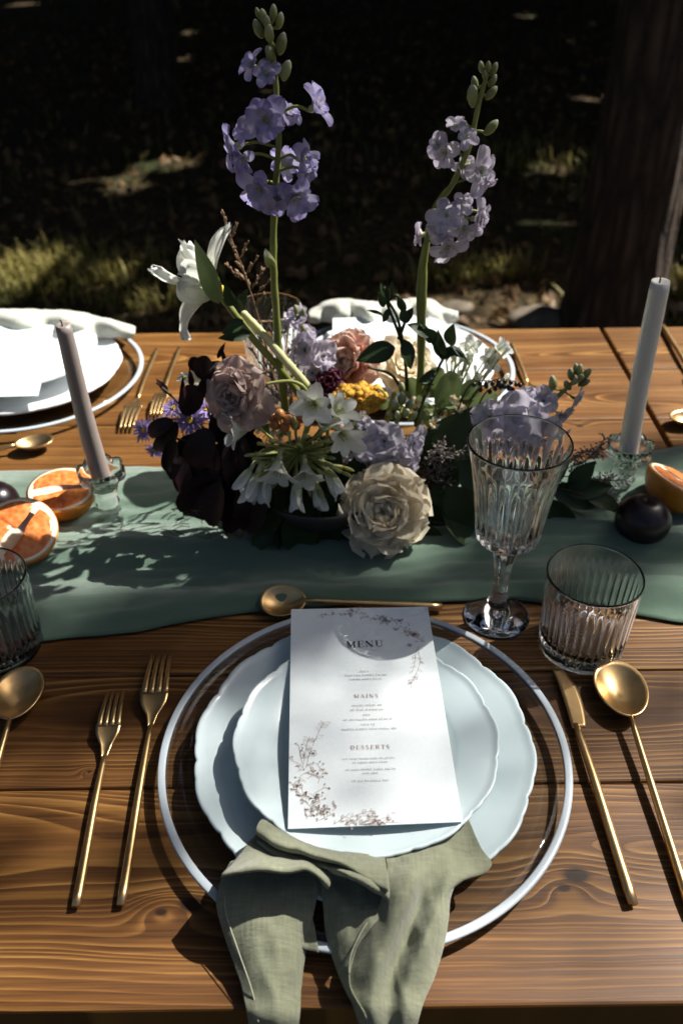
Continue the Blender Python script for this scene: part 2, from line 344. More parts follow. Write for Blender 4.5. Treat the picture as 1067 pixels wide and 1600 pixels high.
KNOTS = [(on(300, 1413).x, on(300, 1413).y, 0.0075), (on(900, 1367).x, on(900, 1367).y, 0.0080), (on(880, 1385).x, on(880, 1385).y - .001, 0.004), (on(252, 1425).x, on(252, 1425).y, 0.0035), (on(140, 1205).x, on(140, 1205).y, 0.0016), (on(905, 665).x, on(905, 665).y, 0.004), (-0.52, 0.33, 0.006)]
M = dict(
    wood=wood(), brass=brass(), glass=glass('cut_glass'), pglass=thin_glass(),
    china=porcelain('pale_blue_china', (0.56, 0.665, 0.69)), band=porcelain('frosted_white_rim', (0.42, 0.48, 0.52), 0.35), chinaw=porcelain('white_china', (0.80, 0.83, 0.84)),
    paper=plain('card_paper', (0.69, 0.755, 0.775), 0.85, 0.02, 300, bump=0.15), ink=plain('brown_ink', (0.44, 0.345, 0.305), 0.9, 0.1), inkd=plain('dark_ink', (0.09, 0.065, 0.058), 0.9, 0.1), inkl=plain('grey_ink', (0.44, 0.42, 0.41), 0.9, 0.1),
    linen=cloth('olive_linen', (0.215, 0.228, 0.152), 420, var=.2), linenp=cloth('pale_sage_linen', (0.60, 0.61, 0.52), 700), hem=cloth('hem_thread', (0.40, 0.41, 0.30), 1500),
    runner=cloth('sage_gauze', (0.098, 0.170, 0.118), 1300, 0.75, 0.5, 0.12, 0.06),
    waxm=wax('taupe_wax', (0.275, 0.232, 0.212)), waxw=wax('ivory_wax', (0.66, 0.645, 0.60)), wick=plain('charred_wick', (0.02, 0.018, 0.016), 0.9),
    rind=plain('grapefruit_rind', (0.56, 0.20, 0.018), 0.38, 0.15, 60, bump=0.5, bscale=500), pith=plain('citrus_pith', (0.78, 0.64, 0.46), 0.7, 0.08, 120, bump=0.3), flesh=citrus(),
    plum=plain('dark_plum_skin', (0.009, 0.0035, 0.006), 0.30, 0.3, 40),
    soil=soil(), bark=bark(), grass=petalmat('grass_blade', (0.08, 0.075, 0.018), (0.25, 0.225, 0.055), (0.42, 0.35, 0.12), 0.3), litter=petalmat('dead_leaf', (0.09, 0.052, 0.024), (0.18, 0.105, 0.045), (0.28, 0.175, 0.085), 0.15),
    canopy=petalmat('canopy_leaf', (0.03, 0.05, 0.012), (0.045, 0.075, 0.016), (0.07, 0.10, 0.025), 0.12),
    lav=petalmat('lavender_petal', (0.78, 0.77, 0.72), (0.52, 0.485, 0.71), (0.31, 0.265, 0.57), 0.50), stockp=petalmat('stock_petal', (0.80, 0.79, 0.72), (0.63, 0.60, 0.70), (0.53, 0.49, 0.62), 0.5), lavp=petalmat('pale_lavender_petal', (0.80, 0.78, 0.72), (0.71, 0.67, 0.76), (0.56, 0.50, 0.66), 0.50),
    whitep=petalmat('white_petal', (0.70, 0.74, 0.50), (0.82, 0.84, 0.78), (0.86, 0.88, 0.85), 0.50), cream=petalmat('cream_rose_petal', (0.80, 0.58, 0.40), (0.90, 0.80, 0.60), (0.91, 0.85, 0.68), 0.45),
    blush=petalmat('blush_petal', (0.72, 0.30, 0.20), (0.80, 0.44, 0.34), (0.84, 0.66, 0.56), 0.35), mauve=petalmat('dusty_mauve_petal', (0.34, 0.22, 0.17), (0.66, 0.53, 0.44), (0.58, 0.44, 0.41), 0.42),
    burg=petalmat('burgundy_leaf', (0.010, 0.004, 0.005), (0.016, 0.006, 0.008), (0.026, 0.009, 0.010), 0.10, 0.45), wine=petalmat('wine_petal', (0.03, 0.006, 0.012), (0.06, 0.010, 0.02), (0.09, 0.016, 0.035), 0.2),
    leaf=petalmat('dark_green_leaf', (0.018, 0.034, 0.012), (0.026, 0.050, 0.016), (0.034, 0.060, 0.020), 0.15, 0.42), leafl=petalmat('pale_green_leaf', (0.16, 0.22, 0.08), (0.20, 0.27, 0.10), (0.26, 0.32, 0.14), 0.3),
    stem=petalmat('green_stem', (0.20, 0.23, 0.055), (0.25, 0.28, 0.075), (0.30, 0.32, 0.11), 0.15, 0.45), agst=petalmat('bright_green_stalk', (0.28, 0.30, 0.075), (0.37, 0.38, 0.11), (0.45, 0.45, 0.18), 0.2, 0.45), stemp=petalmat('pale_stem', (0.42, 0.42, 0.20), (0.50, 0.49, 0.27), (0.45, 0.46, 0.22), 0.1, 0.45), stemd=petalmat('dark_stem', (0.03, 0.022, 0.012), (0.05, 0.035, 0.02), (0.06, 0.045, 0.025), 0.05),
    bud=petalmat('green_bud', (0.20, 0.235, 0.065), (0.31, 0.34, 0.13), (0.52, 0.52, 0.42), 0.3), plume=petalmat('dry_grass_plume', (0.18, 0.11, 0.06), (0.27, 0.17, 0.10), (0.34, 0.23, 0.15), 0.25),
    yell=plain('yellow_stamen', (0.62, 0.42, 0.04), 0.8, 0.3, 400), gold=plain('mustard_floret', (0.50, 0.27, 0.025), 0.85, 0.4, 220, bump=0.8, bscale=500), berry=plain('tan_berry', (0.36, 0.15, 0.05), 0.35, 0.25, 90), aster=petalmat('aster_ray', (0.26, 0.18, 0.42), (0.32, 0.24, 0.52), (0.42, 0.34, 0.60), 0.3),
    stat=petalmat('dry_statice', (0.20, 0.17, 0.14), (0.28, 0.24, 0.21), (0.38, 0.33, 0.32), 0.2), clay=plain('dark_stoneware', (0.022, 0.02, 0.018), 0.55, 0.3, 50, bump=0.3), moss=petalmat('moss', (0.08, 0.06, 0.018), (0.16, 0.115, 0.035), (0.26, 0.185, 0.06), 0.2),
    stone=plain('field_stone', (0.15, 0.12, 0.085), 0.9, 0.3, 30, bump=0.8, bscale=60))

# ================================================================== the setting
def gz(x, y): return 0.05 * noise.noise(Vector((x * .35, y * .35, 3.1))) + 0.02 * noise.noise(Vector((x * 1.7, y * 1.7, 8)))
def ground():
    xs = np.concatenate([np.linspace(-120, -9, 10), np.linspace(-8, 9, 86), np.linspace(10, 120, 10)])
    ys = np.concatenate([np.linspace(-60, -3, 8), np.linspace(-2, 15, 86), np.linspace(16, 160, 12)])
    V = [(x, y, gz(x, y) if abs(x) < 9.5 and -3 < y < 15.5 else 0) for y in ys for x in xs]; n = len(xs)
    F = [(j * n + i, j * n + i + 1, (j + 1) * n + i + 1, (j + 1) * n + i) for j in range(len(ys) - 1) for i in range(n - 1)]
    o = mk('ground', (V, F), M['soil']); o['kind'] = 'structure'
ground()
def gpt(px, py):
    p = on(px, py, -TZ); return p
# sun patches that reach the forest floor through gaps in the leaves: (photo x, y, radius x, radius y in metres)
HOLES = []
for px, py, rx, ry in ((58, 432, .30, .17), (15, 408, .16, .12), (108, 436, .09, .08), (195, 285, .10, .16), (262, 258, .16, .12), (285, 92, .07, .10), (300, 50, .05, .09), (520, 395, .03, .02), (735, 437, .14, .08), (855, 270, .12, .10), (858, 355, .12, .06), (700, 480, .30, .16), (840, 490, .32, .15), (240, 474, .10, .03), (1056, 470, .10, .20), (820, 22, .10, .1), (40, 8, .2, .14), (900, 160, .06, .06)):
    g = gpt(px, py); HOLES.append((g.x, g.y, rx, ry))

def leaf_cloud(P, size, m, name, parent, seed=0):
    "one mesh of many separate folded leaves at the points P"
    n = len(P); r = np.random.default_rng(seed); P = np.asarray(P)
    d = r.normal(size=(n, 3)); d /= np.linalg.norm(d, axis=1)[:, None]
    e = np.cross(d, r.normal(size=(n, 3))); e /= np.linalg.norm(e, axis=1)[:, None]; k = np.cross(d, e)
    L = (np.asarray(size) * r.uniform(.7, 1.3, n))[:, None]; W = L * .36
    pts = np.stack([P - d * L / 2, P + e * W - d * L * .1 + k * W * .3, P + d * L / 2, P - e * W - d * L * .1 + k * W * .3], 1).reshape(-1, 3)
    F = []
    for i in range(n): b = 4 * i; F += [(b, b + 1, b + 2), (b, b + 2, b + 3)]
    t = np.tile([0, .5, 1, .5], n)
    return mk(name, (pts.tolist(), F), m, parent, smooth=False, t=t)

# ------------------------------------------------------------------ trees: trunk, limbs and a crown that shades the place
def tree(loc, r, h, label, leafpts, seed, lean=(0, 0), hz=3.2, lsize=.27, lr=.34, group='forest trees round the table'):
    t = thing('tree', label, 'tree', loc, group=group); rnd = random.Random(seed)
    n = 22; m = 28; V, F = [], []
    for j in range(m + 1):
        z = -0.15 + h * (j / m) ** 1.25
        rr = r * (1 - .55 * j / m) * (1 + 0.22 * math.exp(-max(z, 0) / .16))
        for i in range(n):
            a = 2 * pi * i / n
            k = 1 + .10 * noise.noise(Vector((math.cos(a) * 1.6, math.sin(a) * 1.6, z * .5 + seed))) + .045 * noise.noise(Vector((math.cos(a) * 7, math.sin(a) * 7, z * .9)))
            V.append((lean[0] * z + rr * k * math.cos(a), lean[1] * z + rr * k * math.sin(a), z))
    for j in range(m):
        for i in range(n): k = (i + 1) % n; F.append((j * n + i, j * n + k, (j + 1) * n + k, (j + 1) * n + i))
    mk('trunk', (V, F), M['bark'], t)
    P = np.array(leafpts) - np.array(loc)
    if len(P):
        for q in range(7):
            tgt = Vector(P[rnd.randrange(len(P))])
            for _ in range(40):      # no limb grows across the gap that lets the sun onto the table
                A_ = Vector(loc) + Vector((0, 0, hz)) - Vector((.1, .8, TZ)); B_ = Vector(loc) + tgt - Vector((.1, .8, TZ)); C_ = (A_ + B_) / 2 + Vector((0, 0, .25))
                ds = [q_ - SUN * q_.dot(SUN) for q_ in crom([A_, C_, B_], 16)]
                if lr < .1 or min(q_.length for q_ in ds) > 1.5: break
                tgt = Vector(P[rnd.randrange(len(P))])
            z0 = hz + rnd.uniform(-.4, .8); s0 = Vector((lean[0] * z0, lean[1] * z0, z0))
            mid = (s0 + tgt) / 2 + Vector((0, 0, .25))
            mk('limb', tube(crom([s0, mid, tgt], 9), [r * lr * (1 - .9 * k / 8) + (.006 if lr > .1 else .003) for k in range(9)], 7), M['bark'], t)
        leaf_cloud(P, lsize, M['canopy'], 'crown', t, seed)
    return t
tr = gpt(968, 548); tr2 = gpt(248, 170)
TREES = [((tr.x, tr.y + .17, 0), .165, 8, 'thick dark barked tree trunk rising behind the white candle', (.0, 0)),
         ((tr2.x, tr2.y + .15, 0), .15, 9, 'dim slender tree trunk deep in the shade behind the tall blue delphinium', (.0, .0)),
         ((5.6, 5.2, 0), .2, 8, 'tall forest tree off to the sunny side beyond the thick trunk', (0, 0)), ((7.2, 9.0, 0), .22, 9, 'far forest tree deep on the sunny side of the clearing', (0, 0)),
         ((3.0, 14.5, 0), .2, 9, 'forest tree at the back of the clearing, sunny side', (0, 0)), ((-3.6, 14.5, 0), .2, 9, 'forest tree at the back of the clearing, shady side', (0, 0)), ((-6.5, 7.0, 0), .2, 9, 'forest tree beyond the far setting with two forks', (0, 0))]
def crown_points():
    n = 100000
    gx = rng.uniform(-7.5, 8.5, n); gy = rng.uniform(2.55, 17.5, n); hz = rng.uniform(3.3, 6.4, n)
    keep = np.ones(n, bool)
    for (x, y, rx, ry) in HOLES:
        an = np.arctan2((gy - y) / (ry + .07), (gx - x) / (rx + .07)); wb = 1 + .22 * np.sin(3 * an + 9 * x) + .18 * np.sin(5 * an + 17 * y)
        keep &= ((gx - x) / (rx + .07)) ** 2 + ((gy - y) / (ry + .07)) ** 2 > wb
    edge = 2.78 + 0.12 * np.sin(gx * 3.1) + 0.08 * np.sin(gx * 7.7 + 1)
    keep &= gy > edge
    S = np.array(SUN) / SUN.z
    P = np.stack([gx + S[0] * hz, gy + S[1] * hz, hz], 1)[keep]
    return P
CP = crown_points()
tl = np.array([t[0][:2] for t in TREES]); own = np.argmin(((CP[:, None, :2] - tl[None]) ** 2).sum(2), 1)
for i, (loc, r, h, lab, lean) in enumerate(TREES): tree(loc, r, h, lab, CP[own == i], 20 + i, lean)
# the rest of the wood round the clearing closes off most of the low sky
def ring_points():
    n = 24000; az = rng.uniform(0, 2 * pi, n); el = np.arcsin(rng.uniform(.02, .985, n)); R_ = rng.uniform(6.2, 8.6, n)
    P = np.stack([R_ * np.cos(el) * np.cos(az), .8 + R_ * np.cos(el) * np.sin(az), .6 + R_ * np.sin(el)], 1)
    c = np.array([.2, .8, TZ]); d = P - c; s_ = np.array(SUN); q = d - (d @ s_)[:, None] * s_
    k = np.linalg.norm(q, axis=1) > 1.9 + .5 * np.sin(7 * az)
    k &= ~((P[:, 1] > 3.2) & (el < .75)); k &= P[:, 2] > .5; k &= ~((el > 1.0) & (rng.random(n) < .10)); k &= ~((P[:, 1] < .7) & (el > .14) & (rng.random(n) < .96))
    return P[k]
RP = ring_points()
RT = [((-5.8, 1.6, 0), .2, 8, 'forest tree off the shady end of the table'), ((-4.6, -4.4, 0), .2, 8, 'forest tree behind the viewer, shady side'), ((.8, -6.2, 0), .2, 8, 'forest tree straight behind the viewer'), ((5.4, -3.6, 0), .2, 8, 'forest tree behind the viewer, sunny side')]
tl2 = np.array([t[0][:2] for t in RT]); own2 = np.argmin(((RP[:, None, :2] - tl2[None]) ** 2).sum(2), 1)
for i, (loc, r, h, lab) in enumerate(RT): tree(loc, r, h, lab, RP[own2 == i], 40 + i, lsize=.42)
# unseen dappling tree: leaf clusters placed along the sun's path to shade chosen table spots (centre on the table, radii, leaves)
DAPPLE = []
def dapple(px, py, rx, ry, n, z=5.4, size=.085): DAPPLE.append((on(px, py), rx, ry, n, z, size))
for q in ((70, 1040, .26, .080, 165), (60, 1300, .12, .05, 8), (315, 1000, .06, .03, 9), (330, 945, .10, .02, 16), (620, 915, .19, .028, 46), (910, 860, .12, .07, 60), (1040, 715, .08, .04, 22), (860, 960, .05, .02, 8), (690, 1235, .03, .015, 1), (490, 1125, .02, .01, 1), (560, 1140, .42, .165, 290, 6.4, .05), (560, 1480, .46, .06, 40, 6.4, .05)): dapple(*q)
def dapple_tree():
    if not DAPPLE: return
    P = []; SZ = []
    for c, rx, ry, n, z, size in DAPPLE:
        for _ in range(n):
            a = random.uniform(0, 2 * pi); q = math.sqrt(random.random()); h = z + random.uniform(-.6, .6)
            P.append(c + Vector((rx * q * math.cos(a), ry * q * math.sin(a), 0)) + SUN / SUN.z * h); SZ.append(size)
    tree((3.7, 5.0, 0), .12, 7.5, 'unseen tree with leaves placed to dapple the front of the table', P, 77, hz=4.2, lsize=SZ, lr=.03)
dapple_tree()

n_ = 14000; az_ = rng.uniform(rad(-10), rad(190), n_); R_ = rng.uniform(20, 23, n_)
tag(leaf_cloud(np.stack([R_ * np.cos(az_), R_ * np.sin(az_), rng.uniform(0, 1, n_) ** .8 * 11], 1), .85, M['canopy'], 'treeline', None, 12), 'dark mass of forest far behind the clearing', 'forest', kind='stuff')
# grass, dead leaves and stones on the floor
def floor_stuff():
    V, F, T = [], [], []
    cl = [(gpt(50, 428), .42, .20, 1500), (gpt(240, 476), .25, .06, 160), (gpt(735, 437), .22, .08, 260), (gpt(1056, 460), .35, .22, 400), (gpt(855, 270), .6, .4, 300), (gpt(520, 250), 3.0, 1.6, 700), (gpt(500, 100), 4, 3, 700)]
    for c, rx, ry, n in cl:
        for _ in range(n):
            x = c.x + random.gauss(0, rx * .6); y = c.y + random.gauss(0, ry * .6)
            b = Vector((x, y, gz(x, y))); h = random.uniform(.04, .15); a = random.uniform(0, 2 * pi); d = Vector((math.cos(a), math.sin(a), 0)); s = Vector((-d.y, d.x, 0)) * random.uniform(.002, .0045)
            k = len(V); l = random.uniform(.1, .9)
            V += [b - s, b + s, b + Vector((0, 0, h * .6)) + d * h * l * .35 + s * .8, b + Vector((0, 0, h * .6)) + d * h * l * .35 - s * .8, b + Vector((0, 0, h * (1 - .35 * l))) + d * h * l]
            F += [(k, k + 1, k + 2, k + 3), (k + 3, k + 2, k + 4)]; T += [0, 0, .6, .6, 1]
    tag(mk('grass', (V, F, T), M['grass']), 'tufts of short grass on the forest floor behind the table', 'grass', kind='stuff')
    P = []
    for _ in range(5200):
        y = 2.3 + 11 * random.random() ** 1.6; x = random.uniform(-.55, .55) * (y + 1.5); P.append((x, y, gz(x, y) + random.uniform(.006, .03)))
    tag(leaf_cloud(P, .06, M['litter'], 'leaf_litter', None, 3), 'dry fallen leaves scattered over the shaded forest floor', 'leaves', kind='stuff')
    for px, py, s, lab in ((845, 508, .13, 'flat pale stone on the ground left of the thick trunk'), (712, 482, .07, 'pale sunlit stone behind the right delphinium'), (668, 490, .05, 'small pale stone behind the far sage napkin'), (1058, 485, .06, 'small stone at the foot of the thick trunk')):
        p = gpt(px, py); V, F, T = ball((0, 0, 0), s, s * .7, s * .32, 14, 9)
        V = [v * (1 + .22 * noise.noise(v * 14 + Vector((px, 0, 0)))) for v in V]
        tag(mk('stone', (V, F), M['stone'], loc=(p.x, p.y, gz(p.x, p.y) + s * .1)), lab, 'stone')
floor_stuff()

# ------------------------------------------------------------------ tables
Y0, Y1 = 0.2536, 1.285
SEAMS = [Y0, .4255, .5475, .700, .852, .998, 1.142, Y1]
SUN_TONES = (1.0, .90, .86, 1.0, 1.28, 1.42, 1.34)     # boards differ a little; far ones lightened to stand in for stronger sun
def table(x0, x1, label, seed):
    t = thing('wooden_table', label, 'table', ((x0 + x1) / 2, (Y0 + Y1) / 2, 0), group='wooden tables set end to end')
    cx, cyy = (x0 + x1) / 2, (Y0 + Y1) / 2
    for k in range(len(SEAMS) - 1):
        a, b = SEAMS[k] + .0006, SEAMS[k + 1] - .0006; hw = (b - a) / 2; hl = (x1 - x0) / 2
        o = mk('plank', box(-hl, hl, -hw, hw, -.036, 0, .0022), M['wood'], t, (0, (a + b) / 2 - cyy, TZ - random.choice((0, .0003, .0005))), smooth=False); o.color = (1, 1, 1, SUN_TONES[k])
    hl = (x1 - x0) / 2; hd = (Y1 - Y0) / 2
    for s in (-1, 1):
        mk('apron', box(-hl + .1, hl - .1, -.012, .012, -.05, .05, .002), M['wood'], t, (0, s * (hd - .09), TZ - .088), smooth=False)
        for q in (-1, 1): mk('leg', box(-.035, .035, -.035, .035, 0, TZ - .04, .004), M['wood'], t, (q * (hl - .12), s * (hd - .12), 0), smooth=False)
table(-1.30, .4195, 'brown stained wooden table carrying the flower arrangement and menu', 1)
table(.4262, 2.1, 'second wooden table beyond the narrow gap by the white candle', 2)

# ------------------------------------------------------------------ runner
def runner():
    near = [(-1.35, .585), (-.9, .60), (-.5, .592), (-.327, .585), (-.27, .594), (-.20, .602), (-.13, .622), (-.06, .632), (.0, .637), (.12, .640), (.17, .642), (.25, .628), (.33, .606), (.42, .602), (.6, .61), (1.2, .60), (2.15, .61)]
    far = [(-1.35, .90), (-.6, .888), (-.45, .884), (-.25, .892), (-.1, .882), (.05, .88), (.2, .885), (.3, .892), (.38, .91), (.46, .93), (.7, .92), (1.2, .9), (2.15, .9)]
    nx = [p[0] for p in near]; ny = [p[1] for p in near]; fx = [p[0] for p in far]; fy = [p[1] for p in far]
    def fn(u, v):
        x = -1.32 + u * 3.44; a = float(np.interp(x, nx, ny)); b = float(np.interp(x, fx, fy)); y = a + (b - a) * v
        q = y * 1.0 + .035 * noise.noise(Vector((x * 2.1, y * 3, 0))) + .02 * noise.noise(Vector((x * 6, y * 4, 5)))
        e = min(1, v * 16, (1 - v) * 16)
        z = .0022 + e * (.0075 * (1 + math.sin(q * 62 + 1.5 * noise.noise(Vector((x * 2.5, 0, 1))))) * (.35 + .65 * abs(noise.noise(Vector((x * 3, y * 5, 2))))) + .007 * abs(noise.noise(Vector((x * 7, y * 30, 4)))) + .0045 * (.5 - abs(noise.noise(Vector((x * 11 + 3 * y, y * 70, 7))))) + .0022 * abs(noise.noise(Vector((x * 40, y * 60, 4)))))
        return (x, y + .002 * noise.noise(Vector((x * 20, v * 3, 0))), TZ + z)
    o = mk('table_runner', grid(560, 64, fn), M['runner'])
    m = o.modifiers.new('thick', 'SOLIDIFY'); m.thickness = .0008; m.offset = 1
    tag(o, 'sage green gauze runner laid along the middle of the table', 'table runner')
runner()

# ------------------------------------------------------------------ tableware
def scallop(a, n): 
    q = (a * n / (2 * pi)) % 1.0
    return abs(math.sin(pi * q)) ** .55
def plate_mesh(R, n, h, wellr, amp=.036, ph=0.0):
    prof = [(0, .003), (wellr * .5, .003), (wellr * .9, .0035), (wellr, .0045), (wellr + (R - wellr) * .12, .009 * h / .02), (wellr + (R - wellr) * .22, h * .55), (wellr + (R - wellr) * .5, h * .75), (wellr + (R - wellr) * .8, h * .93), (wellr + (R - wellr) * .93, h), (R * .985, h + .0012), (R, h + .0008), (R * 1.001, h - .0012), (R * .99, h - .003), (wellr + (R - wellr) * .7, h * .86 - .0042), (wellr + (R - wellr) * .25, h * .42 - .002), (wellr * .97, .0012), (wellr * .9, 0), (wellr * .82, 0), (wellr * .8, .001), (0, .001)]
    def rf(r, z, a, j):
        k = max(0, (r - wellr) / (R - wellr)) ** 2
        s = (.75 * scallop(a + ph, n) + .25 * scallop(a + ph + .13, n * 2)) - .8
        return r * (1 + amp * s * k), z + .0016 * s * k
    return lathe(prof, 240, rf)
def charger_mesh():
    pg = [(0, .004), (.118, .004), (.128, .0055), (.140, .0115), (.152, .0150), (.1621, .0163), (.1621, .0134), (.152, .0120), (.140, .0085), (.128, .0025), (.118, .001), (0, .001)]
    pb = [(.1624, .0165), (.1634, .0169), (.1675, .0172), (.1686, .0165), (.1688, .0150), (.1675, .0136), (.1634, .0134), (.1624, .0133)]
    return lathe(pg, 120), lathe(pb, 160, None, True)
def charger(loc, label, rotz=0):
    t = thing('charger_plate', label, 'charger plate', loc, rotz, 'clear glass chargers with white rims')
    a, b = charger_mesh(); mk('glass_disc', a, M['pglass'], t); mk('rim_band', b, M['band'], t); return t
def plate(name, loc, R, n, h, wr, label, m, cat, rotz=0, group=None, tilt=(0, 0)):
    t = mk(name, plate_mesh(R, n, h, wr), m, loc=loc); t.rotation_euler = (tilt[0], tilt[1], rotz)
    return tag(t, label, cat, group)
NC = Vector((.0163, .4487, TZ))
charger(NC, 'clear glass charger with pale rim under the menu and olive napkin')
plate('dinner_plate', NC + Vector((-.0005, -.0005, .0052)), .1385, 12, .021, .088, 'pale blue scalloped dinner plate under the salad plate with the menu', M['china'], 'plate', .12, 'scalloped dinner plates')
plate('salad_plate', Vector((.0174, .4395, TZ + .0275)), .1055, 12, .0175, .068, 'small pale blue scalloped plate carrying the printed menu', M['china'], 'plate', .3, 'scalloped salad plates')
FL = Vector((-.4565, 1.1234, TZ)); FC = Vector((.085, 1.13, TZ))
for c, w1, w2 in ((FL, 'beside the taupe candle', 'taupe candle'), (FC, 'behind the flowers', 'peony')):
    charger(c, 'clear glass charger with bright white rim ' + w1, .5)
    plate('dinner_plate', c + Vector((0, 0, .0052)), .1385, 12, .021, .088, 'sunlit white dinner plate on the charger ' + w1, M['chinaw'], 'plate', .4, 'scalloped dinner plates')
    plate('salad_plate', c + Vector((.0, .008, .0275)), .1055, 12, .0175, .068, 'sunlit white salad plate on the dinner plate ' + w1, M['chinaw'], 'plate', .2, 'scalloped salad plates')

# ------------------------------------------------------------------ menus
def ribbon(pts, wd, z=0.0):
    V, F = [], []; pts = [Vector(p) for p in pts]
    for j, p in enumerate(pts):
        d = pts[min(j + 1, len(pts) - 1)] - pts[max(j - 1, 0)]; d.z = 0
        d = d.normalized() if d.length > 1e-9 else Vector((1, 0, 0)); s = Vector((-d.y, d.x, 0)) * (wd[j] if hasattr(wd, '__len__') else wd) / 2
        V += [p - s + Vector((0, 0, z)), p + s + Vector((0, 0, z))]
    for j in range(len(pts) - 1): F.append((2 * j, 2 * j + 2, 2 * j + 3, 2 * j + 1))
    return V, F, [.5] * len(V)
TK, TN = .17, .045
def arc(cx, cy_, rx, ry, a0, a1, w0, w1, n=9):
    P = []; W = []
    for k in range(n):
        t = k / (n - 1); a = rad(a0 + (a1 - a0) * t); P.append((cx + rx * math.cos(a), cy_ + ry * math.sin(a), 0)); W.append(w0 + (w1 - w0) * math.sin(pi * t))
    return (P, W)
def st(x0, y0, x1, y1, w): return ([(x0, y0, 0), (x1, y1, 0)], [w, w])
def serif(x, y, h=.16): return st(x - h, y, x + h, y, TN)
GL = {
 'M': (1.1, [st(.16, .02, .16, .98, TN), st(.12, .98, .52, .03, TK), st(.52, .03, .90, .98, TN), st(.92, .02, .92, .98, TK), serif(.16, .02, .13), serif(.92, .02), serif(.10, .98, .08), serif(.97, .98, .10)]),
 'E': (.85, [st(.25, .02, .25, .98, TK), st(.1, .98, .74, .98, TN), st(.1, .02, .78, .02, TN), st(.3, .52, .58, .52, TN), st(.74, .98, .74, .74, .06), st(.78, .02, .78, .28, .06), st(.58, .40, .58, .64, .06)]),
 'N': (1.0, [st(.16, .02, .16, .98, TN), st(.14, .98, .84, .02, TK), st(.84, .02, .84, .98, TN), serif(.16, .02, .13), serif(.12, .98, .10), serif(.84, .98, .13)]),
 'U': (1.0, [st(.24, .3, .24, .98, TK), arc(.53, .3, .29, .28, 180, 360, .10, .06), st(.82, .3, .82, .98, TN), serif(.24, .98), serif(.82, .98, .13)]),
 'A': (1.0, [st(.12, .02, .48, .98, TN), st(.48, .98, .84, .02, TK), st(.26, .33, .66, .33, TN), serif(.12, .02, .12), serif(.84, .02, .16)]),
 'I': (.5, [st(.25, .02, .25, .98, TK), serif(.25, .02), serif(.25, .98)]),
 'S': (.75, [arc(.38, .74, .25, .24, 40, 250, .05, .12), ([(.26, .60, 0), (.38, .50, 0), (.52, .40, 0)], [.12, .17, .12]), arc(.38, .26, .27, .24, 70, -140, .05, .12), st(.60, .98, .60, .72, .05), st(.13, .02, .13, .28, .05)]),
 'D': (1.0, [st(.25, .02, .25, .98, TK), arc(.42, .5, .42, .48, 90, -90, TN, .17, 13), st(.1, .98, .45, .98, TN), st(.1, .02, .45, .02, TN)]),
 'R': (1.0, [st(.25, .02, .25, .98, TK), arc(.46, .74, .26, .24, 90, -90, TN, .15, 11), st(.1, .98, .48, .98, TN), st(.28, .5, .48, .5, TN), ([(.50, .5, 0), (.66, .28, 0), (.74, .06, 0), (.90, .03, 0)], [.08, .16, .12, .05]), serif(.25, .02)]),
 'T': (.85, [st(.42, .02, .42, .98, TK), st(.06, .98, .78, .98, TN), st(.06, .98, .06, .72, .06), st(.78, .98, .78, .72, .06), serif(.42, .02)])}
ZC = .0480
def lettering(word, px, py, hpx, mat, parent, off, name, space=.12):
    "printed word centred on a spot of the card"
    c = on(px, py, ZC + .0006) - off; s = .0
    h = (on(px, py - hpx / 2, ZC) - on(px, py + hpx / 2, ZC)).length
    wid = sum(GL[ch][0] + space for ch in word) - space; x = -wid / 2; parts = []
    for ch in word:
        for P, W in GL[ch][1]:
            parts.append(ribbon([ex * ((p[0] + x) * h) + ey * ((p[1] - .5) * h) + c for p in P], [q * h for q in W]))
        x += GL[ch][0] + space
    mk(name, join(*parts), mat, parent, smooth=False)
def small_line(px, py, wpx, hpx, mat, parent, off, rnd):
    "a line of print too small to read"
    h = (on(px, py - hpx / 2, ZC) - on(px, py + hpx / 2, ZC)).length; wd = (on(px + wpx / 2, py, ZC) - on(px - wpx / 2, py, ZC)).length
    c = on(px, py, ZC + .0006) - off; x = -wd / 2; parts = []
    while x < wd / 2:
        nlet = rnd.randint(3, 8)
        for _ in range(nlet):
            if x > wd / 2: break
            k = rnd.random(); a = h * (.62 if k < .7 else 1.0); lw = h * .14
            parts.append(ribbon([c + ex * x, c + ex * x + ey * a], lw))
            if k < .5: parts.append(ribbon([c + ex * x + ey * a * .95, c + ex * (x + h * .34) + ey * a * .95], lw * .8)); parts.append(ribbon([c + ex * (x + h * .34), c + ex * (x + h * .34) + ey * a * .9], lw * .8))
            elif k < .8: parts.append(ribbon([c + ex * x + ey * .05 * h, c + ex * (x + h * .32) + ey * .05 * h], lw * .8)); parts.append(ribbon([c + ex * x + ey * .5 * a, c + ex * (x + h * .32) + ey * .5 * a], lw * .8))
            x += h * .55
        x += h * .5
    mk('print_line', join(*parts), mat, parent, smooth=False)
